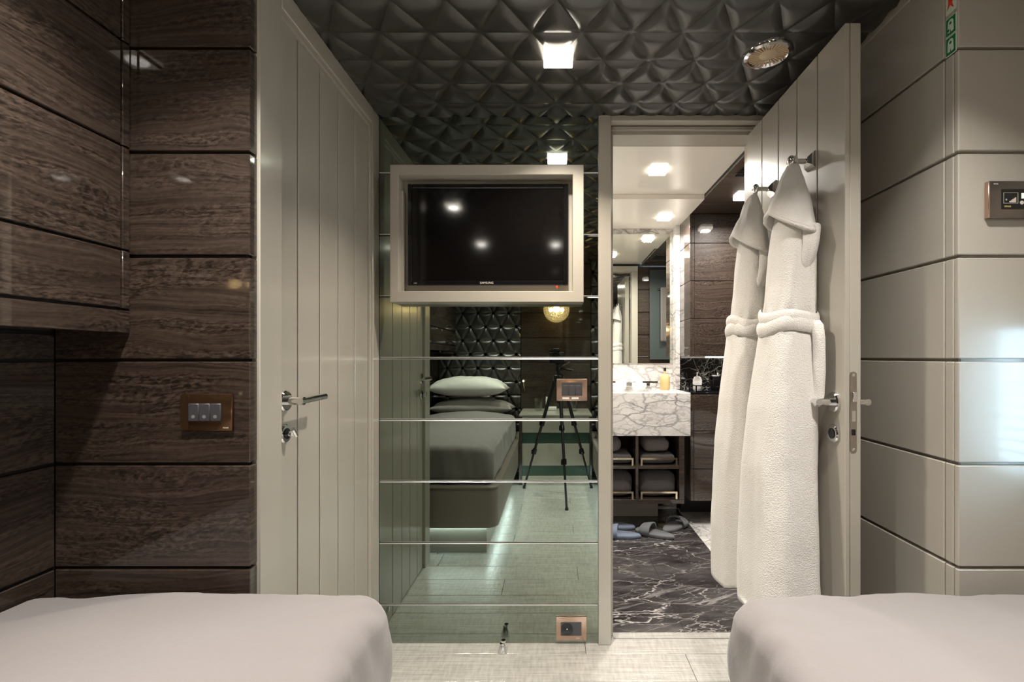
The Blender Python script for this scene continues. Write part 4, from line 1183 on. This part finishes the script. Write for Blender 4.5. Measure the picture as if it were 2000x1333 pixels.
# tall cabinet (upper) and base cabinet with niche
CYF = 3.15
tc_ = thing('bath_wall_cabinet', (1.24, 3.3, 1.1), 'glossy dark veneer wall cabinet over the black marble niche', 'cabinet')
box('carcass', 0.888, BX1 - 0.013, CYF + 0.0125, BY1 - 0.0005, 1.1005, 2.030, WOODB, tc_)
zt = [1.100, 1.347, 1.594, 1.840, 2.031]
for a, b in zip(zt, zt[1:]):
    box('side_panel', 0.8755, 0.8878, CYF + 0.0005, BY1 - 0.0005, a + 0.002, b - 0.002, WOOD, tc_, 0.001)
    for xa, xb in ((0.888, 0.906), (0.906, BX1 - 0.013)):
        box('cabinet_door', xa + 0.0003, xb - 0.0006, CYF, CYF + 0.0122, a + 0.0022, b - 0.0022, WOOD, tc_, 0.001)
box('led_strip', 0.99, 1.50, 3.185, 3.197, 1.092, 1.0998, LEDW, tc_)
area('lamp', (1.20, 3.24, 1.088), 0.05, 1.6, NEUTRAL, tc_)
lc_ = thing('bath_base_cabinet', (1.24, 3.3, 0.16), 'glossy dark veneer base cabinet right of the washstand', 'cabinet')
box('carcass', 0.888, BX1 - 0.013, CYF + 0.0125, BY1 - 0.0005, 0.165, 0.854, WOODB, lc_)
box('side_panel', 0.8755, 0.8878, CYF + 0.0005, BY1 - 0.0005, 0.160, 0.854, WOOD, lc_, 0.001)
zl = [0.160, 0.369, 0.617, 0.854]
for a, b in zip(zl, zl[1:]):
    for xa, xb in ((0.8757, 0.898), (0.898, BX1 - 0.013)):
        box('drawer_front', xa + 0.0004, xb - 0.0006, CYF - 0.012, CYF, a + 0.0022, b - 0.0022, WOOD, lc_, 0.001)
box('worktop', 0.8757, BX1 - 0.013, CYF - 0.010, BY1 - 0.0005, 0.8545, 0.868, BLACKG, lc_, 0.001)
box('plinth', 0.888, BX1 - 0.013, 3.42, 3.45, 0.0005, 0.1595, WOODB, lc_)

ty = thing('vanity_tray', (1.09, 3.27, 0.868), 'black mirrored tray with raised rail in the marble niche', 'tray')
box('tray_base', 0.925, 1.300, 3.190, 3.36, 0.8685, 0.874, BLACKG, ty)
m = MB()
for a in ((0.925, 1.30, 3.190, 3.194), (0.925, 1.30, 3.356, 3.36), (0.925, 0.929, 3.194, 3.356), (1.296, 1.30, 3.194, 3.356)):
    m.box(a[0], a[1], a[2], a[3], 0.904, 0.911)
for x in (0.925, 1.292):
    for y in (3.190, 3.352): m.box(x, x + 0.008, y, y + 0.008, 0.8742, 0.904)
m.out('rail', BLACKG, ty)
so = thing('soap_dispenser', (0.968, 3.30, 0.8745), 'white ceramic soap dispenser on the black tray', 'dispenser')
MB().lathe([(0.0001, 0), (0.028, 0), (0.030, 0.004), (0.030, 0.070), (0.022, 0.088), (0.008, 0.094), (0.0001, 0.095)], (0.968, 3.30, 0.8745), 'Z', 24).out('bottle', CERAMIC, so, angle=40)
m = MB(); m.tube([(0.968, 3.30, 0.968), (0.968, 3.30, 0.992)], 0.005, 10); m.tube([(0.968, 3.30, 0.990), (0.960, 3.27, 0.990)], 0.004, 8); m.out('pump', CHROME, so, angle=40)
jr = thing('cotton_jar', (1.11, 3.29, 0.8745), 'black glass jar with silver lid on the black tray', 'jar')
MB().box(1.058, 1.158, 3.24, 3.34, 0.8745, 0.968, 0.004, 2).out('jar_body', BLACKG, jr, angle=40)
MB().lathe([(0.0001, 0), (0.050, 0), (0.050, 0.006), (0.012, 0.012), (0.012, 0.022), (0.0001, 0.024)], (1.108, 3.29, 0.9682), 'Z', 28).out('lid', CHROME, jr, angle=40)

ab = thing('perfume_bottle', (0.755, 3.34, VZ), 'amber glass bottle with slim neck on the marble washstand', 'bottle')
c = (0.755, 3.34, VZ + 0.0005)
MB().lathe([(0.0001, 0), (0.030, 0), (0.034, 0.005), (0.0345, 0.080), (0.026, 0.102), (0.010, 0.110), (0.0085, 0.128), (0.0001, 0.129)], c, 'Z', 28).out('bottle_body', AMBER, ab, angle=50)
MB().lathe([(0.0001, 0), (0.0095, 0), (0.0095, 0.022), (0.0001, 0.022)], (c[0], c[1], c[2] + 0.1295), 'Z', 18).out('cap', BLACKP, ab, angle=40)

fa = thing('basin_tap', (0.48, 3.44, VZ), 'chrome three piece basin tap with flat dark levers', 'tap')
def block(x, y, w_, d_, z0, z1, name, mat, p=None): return MB().box(x - w_ / 2, x + w_ / 2, y - d_ / 2, y + d_ / 2, VZ + z0, VZ + z1, 0.002).out(name, mat, p or fa)
for x in (0.355, 0.655):
    b_ = block(x, 3.43, 0.046, 0.046, 0.0005, 0.012, 'handle_base', CHROME)
    block(x, 3.43, 0.026, 0.026, 0.0122, 0.043, 'handle_stem', CHROME)
    block(x + 0.016, 3.43, 0.108, 0.020, 0.0432, 0.054, 'lever', BLACKG)
block(0.520, 3.43, 0.050, 0.050, 0.0005, 0.012, 'spout_base', CHROME)
block(0.520, 3.43, 0.040, 0.030, 0.0122, 0.050, 'spout_stem', CHROME)
block(0.520, 3.375, 0.062, 0.13, 0.0502, 0.060, 'spout', CHROME)

def slipper(x, y, rot, L, mat, label, group):
    r = thing('slipper', (x, y, 0), label, 'slipper', group)
    W = L * 0.21; n = 28
    Mx = Matrix.Translation((x, y, 0)) @ Matrix.Rotation(rot, 4, 'Z')
    def outl(sc, z):
        pts = []
        for k in range(n):
            a = 2 * PI * k / n
            px = math.cos(a) * L / 2; wv = W * (1 + 0.22 * math.cos(a)) * (0.92 if abs(math.cos(a)) < 0.4 else 1)
            pts.append(Mx @ Vector((px * sc, math.sin(a) * wv * sc, z)))
        return pts
    MB().loft([outl(0.95, 0.0005), outl(1.0, 0.006), outl(1.0, 0.016), outl(0.96, 0.022)]).out('sole', mat, r, smooth=True)
    # arched open-toe upper
    rings = []
    for k in range(13):
        t = -1 + 2 * k / 12
        rr = []
        for j in range(11):
            q = PI * j / 10
            xx = L * (0.06 + 0.30 * (t + 1) / 2 * (1 - 0.18 * math.sin(q)))
            hgt = (0.060 - 0.016 * (t + 1) / 2) * math.sin(q) ** 0.7
            ww = W * (1.08 + 0.10 * (t < 0.5)) * (1 if t < 0.6 else 0.95)
            rr.append(Mx @ Vector((xx, math.cos(q) * ww, 0.012 + hgt)))
        rings.append(rr)
    MB().loft(rings, False, False, closed=False).out('upper', mat, r, smooth=True, solid=0.008)
slipper(0.385, 3.105, 2.95, 0.25, SLIPB, 'blue grey slipper furthest left under the washstand', 'slippers')
slipper(0.395, 2.955, 2.95, 0.25, SLIPB, 'blue grey slipper just right of the doorway jamb, nearer the door', 'slippers')
slipper(0.610, 2.975, 2.55, 0.25, SLIPG, 'grey slipper with crossed upper, left of its pair', 'slippers')
slipper(0.760, 3.100, 0.85, 0.25, SLIPG, 'grey slipper at the black marble edge, right of its pair', 'slippers')

# toilet, visible as a reflection in the glossy cabinet
to = thing('toilet', (1.27, 2.25, 0), 'white wall hung toilet in the dark veneer corner of the bathroom', 'toilet')
def oval(cx, cy, rx, ry, z, n=32): return [Vector((cx + rx * math.cos(2 * PI * k / n), cy + ry * math.sin(2 * PI * k / n) * (1 if math.sin(2 * PI * k / n) > 0 else 0.8), z)) for k in range(n)]
MB().loft([oval(1.27, 2.22, 0.09, 0.14, 0.08), oval(1.27, 2.25, 0.13, 0.22, 0.20), oval(1.27, 2.27, 0.175, 0.27, 0.36), oval(1.27, 2.27, 0.18, 0.275, 0.40)]).out('bowl', CERAMIC, to, smooth=True)
MB().loft([oval(1.27, 2.27, 0.18, 0.275, 0.402), oval(1.27, 2.27, 0.182, 0.277, 0.42), oval(1.27, 2.27, 0.175, 0.27, 0.428)]).out('seat', CERAMIC, to, smooth=True)
MB().loft([[Vector((1.27 + 0.175 * math.cos(2 * PI * k / 32), 2.035 + dy, 0.53 + 0.10 * math.sin(2 * PI * k / 32))) for k in range(32)] for dy in (0.0, 0.018)]).out('lid', CERAMIC, to, angle=40)

# heated glass panel with towels on the bathroom wall beside the doorway (seen in the bath mirror)
hp = thing('towel_rack', (1.10, BY0 + 0.03, 1.07), 'grey panel with towel bar seen in the bath mirror', 'towel rack')
box('glass_panel', 0.965, 1.235, BY0 + 0.02, BY0 + 0.030, 1.07, 1.99, GREYGLASS, hp, 0.002)
for z in (1.2, 1.85): box('wall_bracket', 1.08, 1.12, BY0 + 0.0005, BY0 + 0.0198, z, z + 0.03, CHROME, hp)
m = MB(); m.tube([(1.045, BY0 + 0.031, 1.79), (1.045, BY0 + 0.06, 1.79), (1.235, BY0 + 0.06, 1.79), (1.235, BY0 + 0.031, 1.79)], 0.007, 10); m.out('hanger_bar', CHROME, hp, angle=40)
def hang(x0, x1, z0, z1, y0, seed, label, mat):
    def fn(p, u, v, w):
        q = p.copy(); q.y += 0.008 * math.sin(p.x * 60 + seed) * (1 - w) * 0.5; return q
    return tag(rounded_box(x0, x1, y0, y0 + 0.030, z0, z1, 0.012, 0.015, fn).out('hanging_towel', mat, None, smooth=True), label, 'towel', 'towels on the rack')
hang(1.065, 1.195, 1.25, 1.802, BY0 + 0.069, 1, 'taupe towel hanging from the bar of the grey panel', TOWELL)

# vent in the veneer ceiling of the bathroom
vn = thing('ceiling_vent', (0.99, 2.42, 2.02), 'slatted dark vent in the veneer bathroom ceiling', 'vent')
for k in range(7):
    y = 2.36 + k * 0.020
    box('slat', 0.925, 1.07, y, y + 0.010, 2.0262, 2.0312, WOODB, vn)

# keep numeric noise down
try:
    S.cycles.use_denoising = True
    S.cycles.sample_clamp_indirect = 6.0
    S.cycles.max_bounces = 8
    S.cycles.glossy_bounces = 6
    S.cycles.diffuse_bounces = 4
    S.cycles.transparent_max_bounces = 8
    S.cycles.caustics_reflective = True
except Exception:
    pass
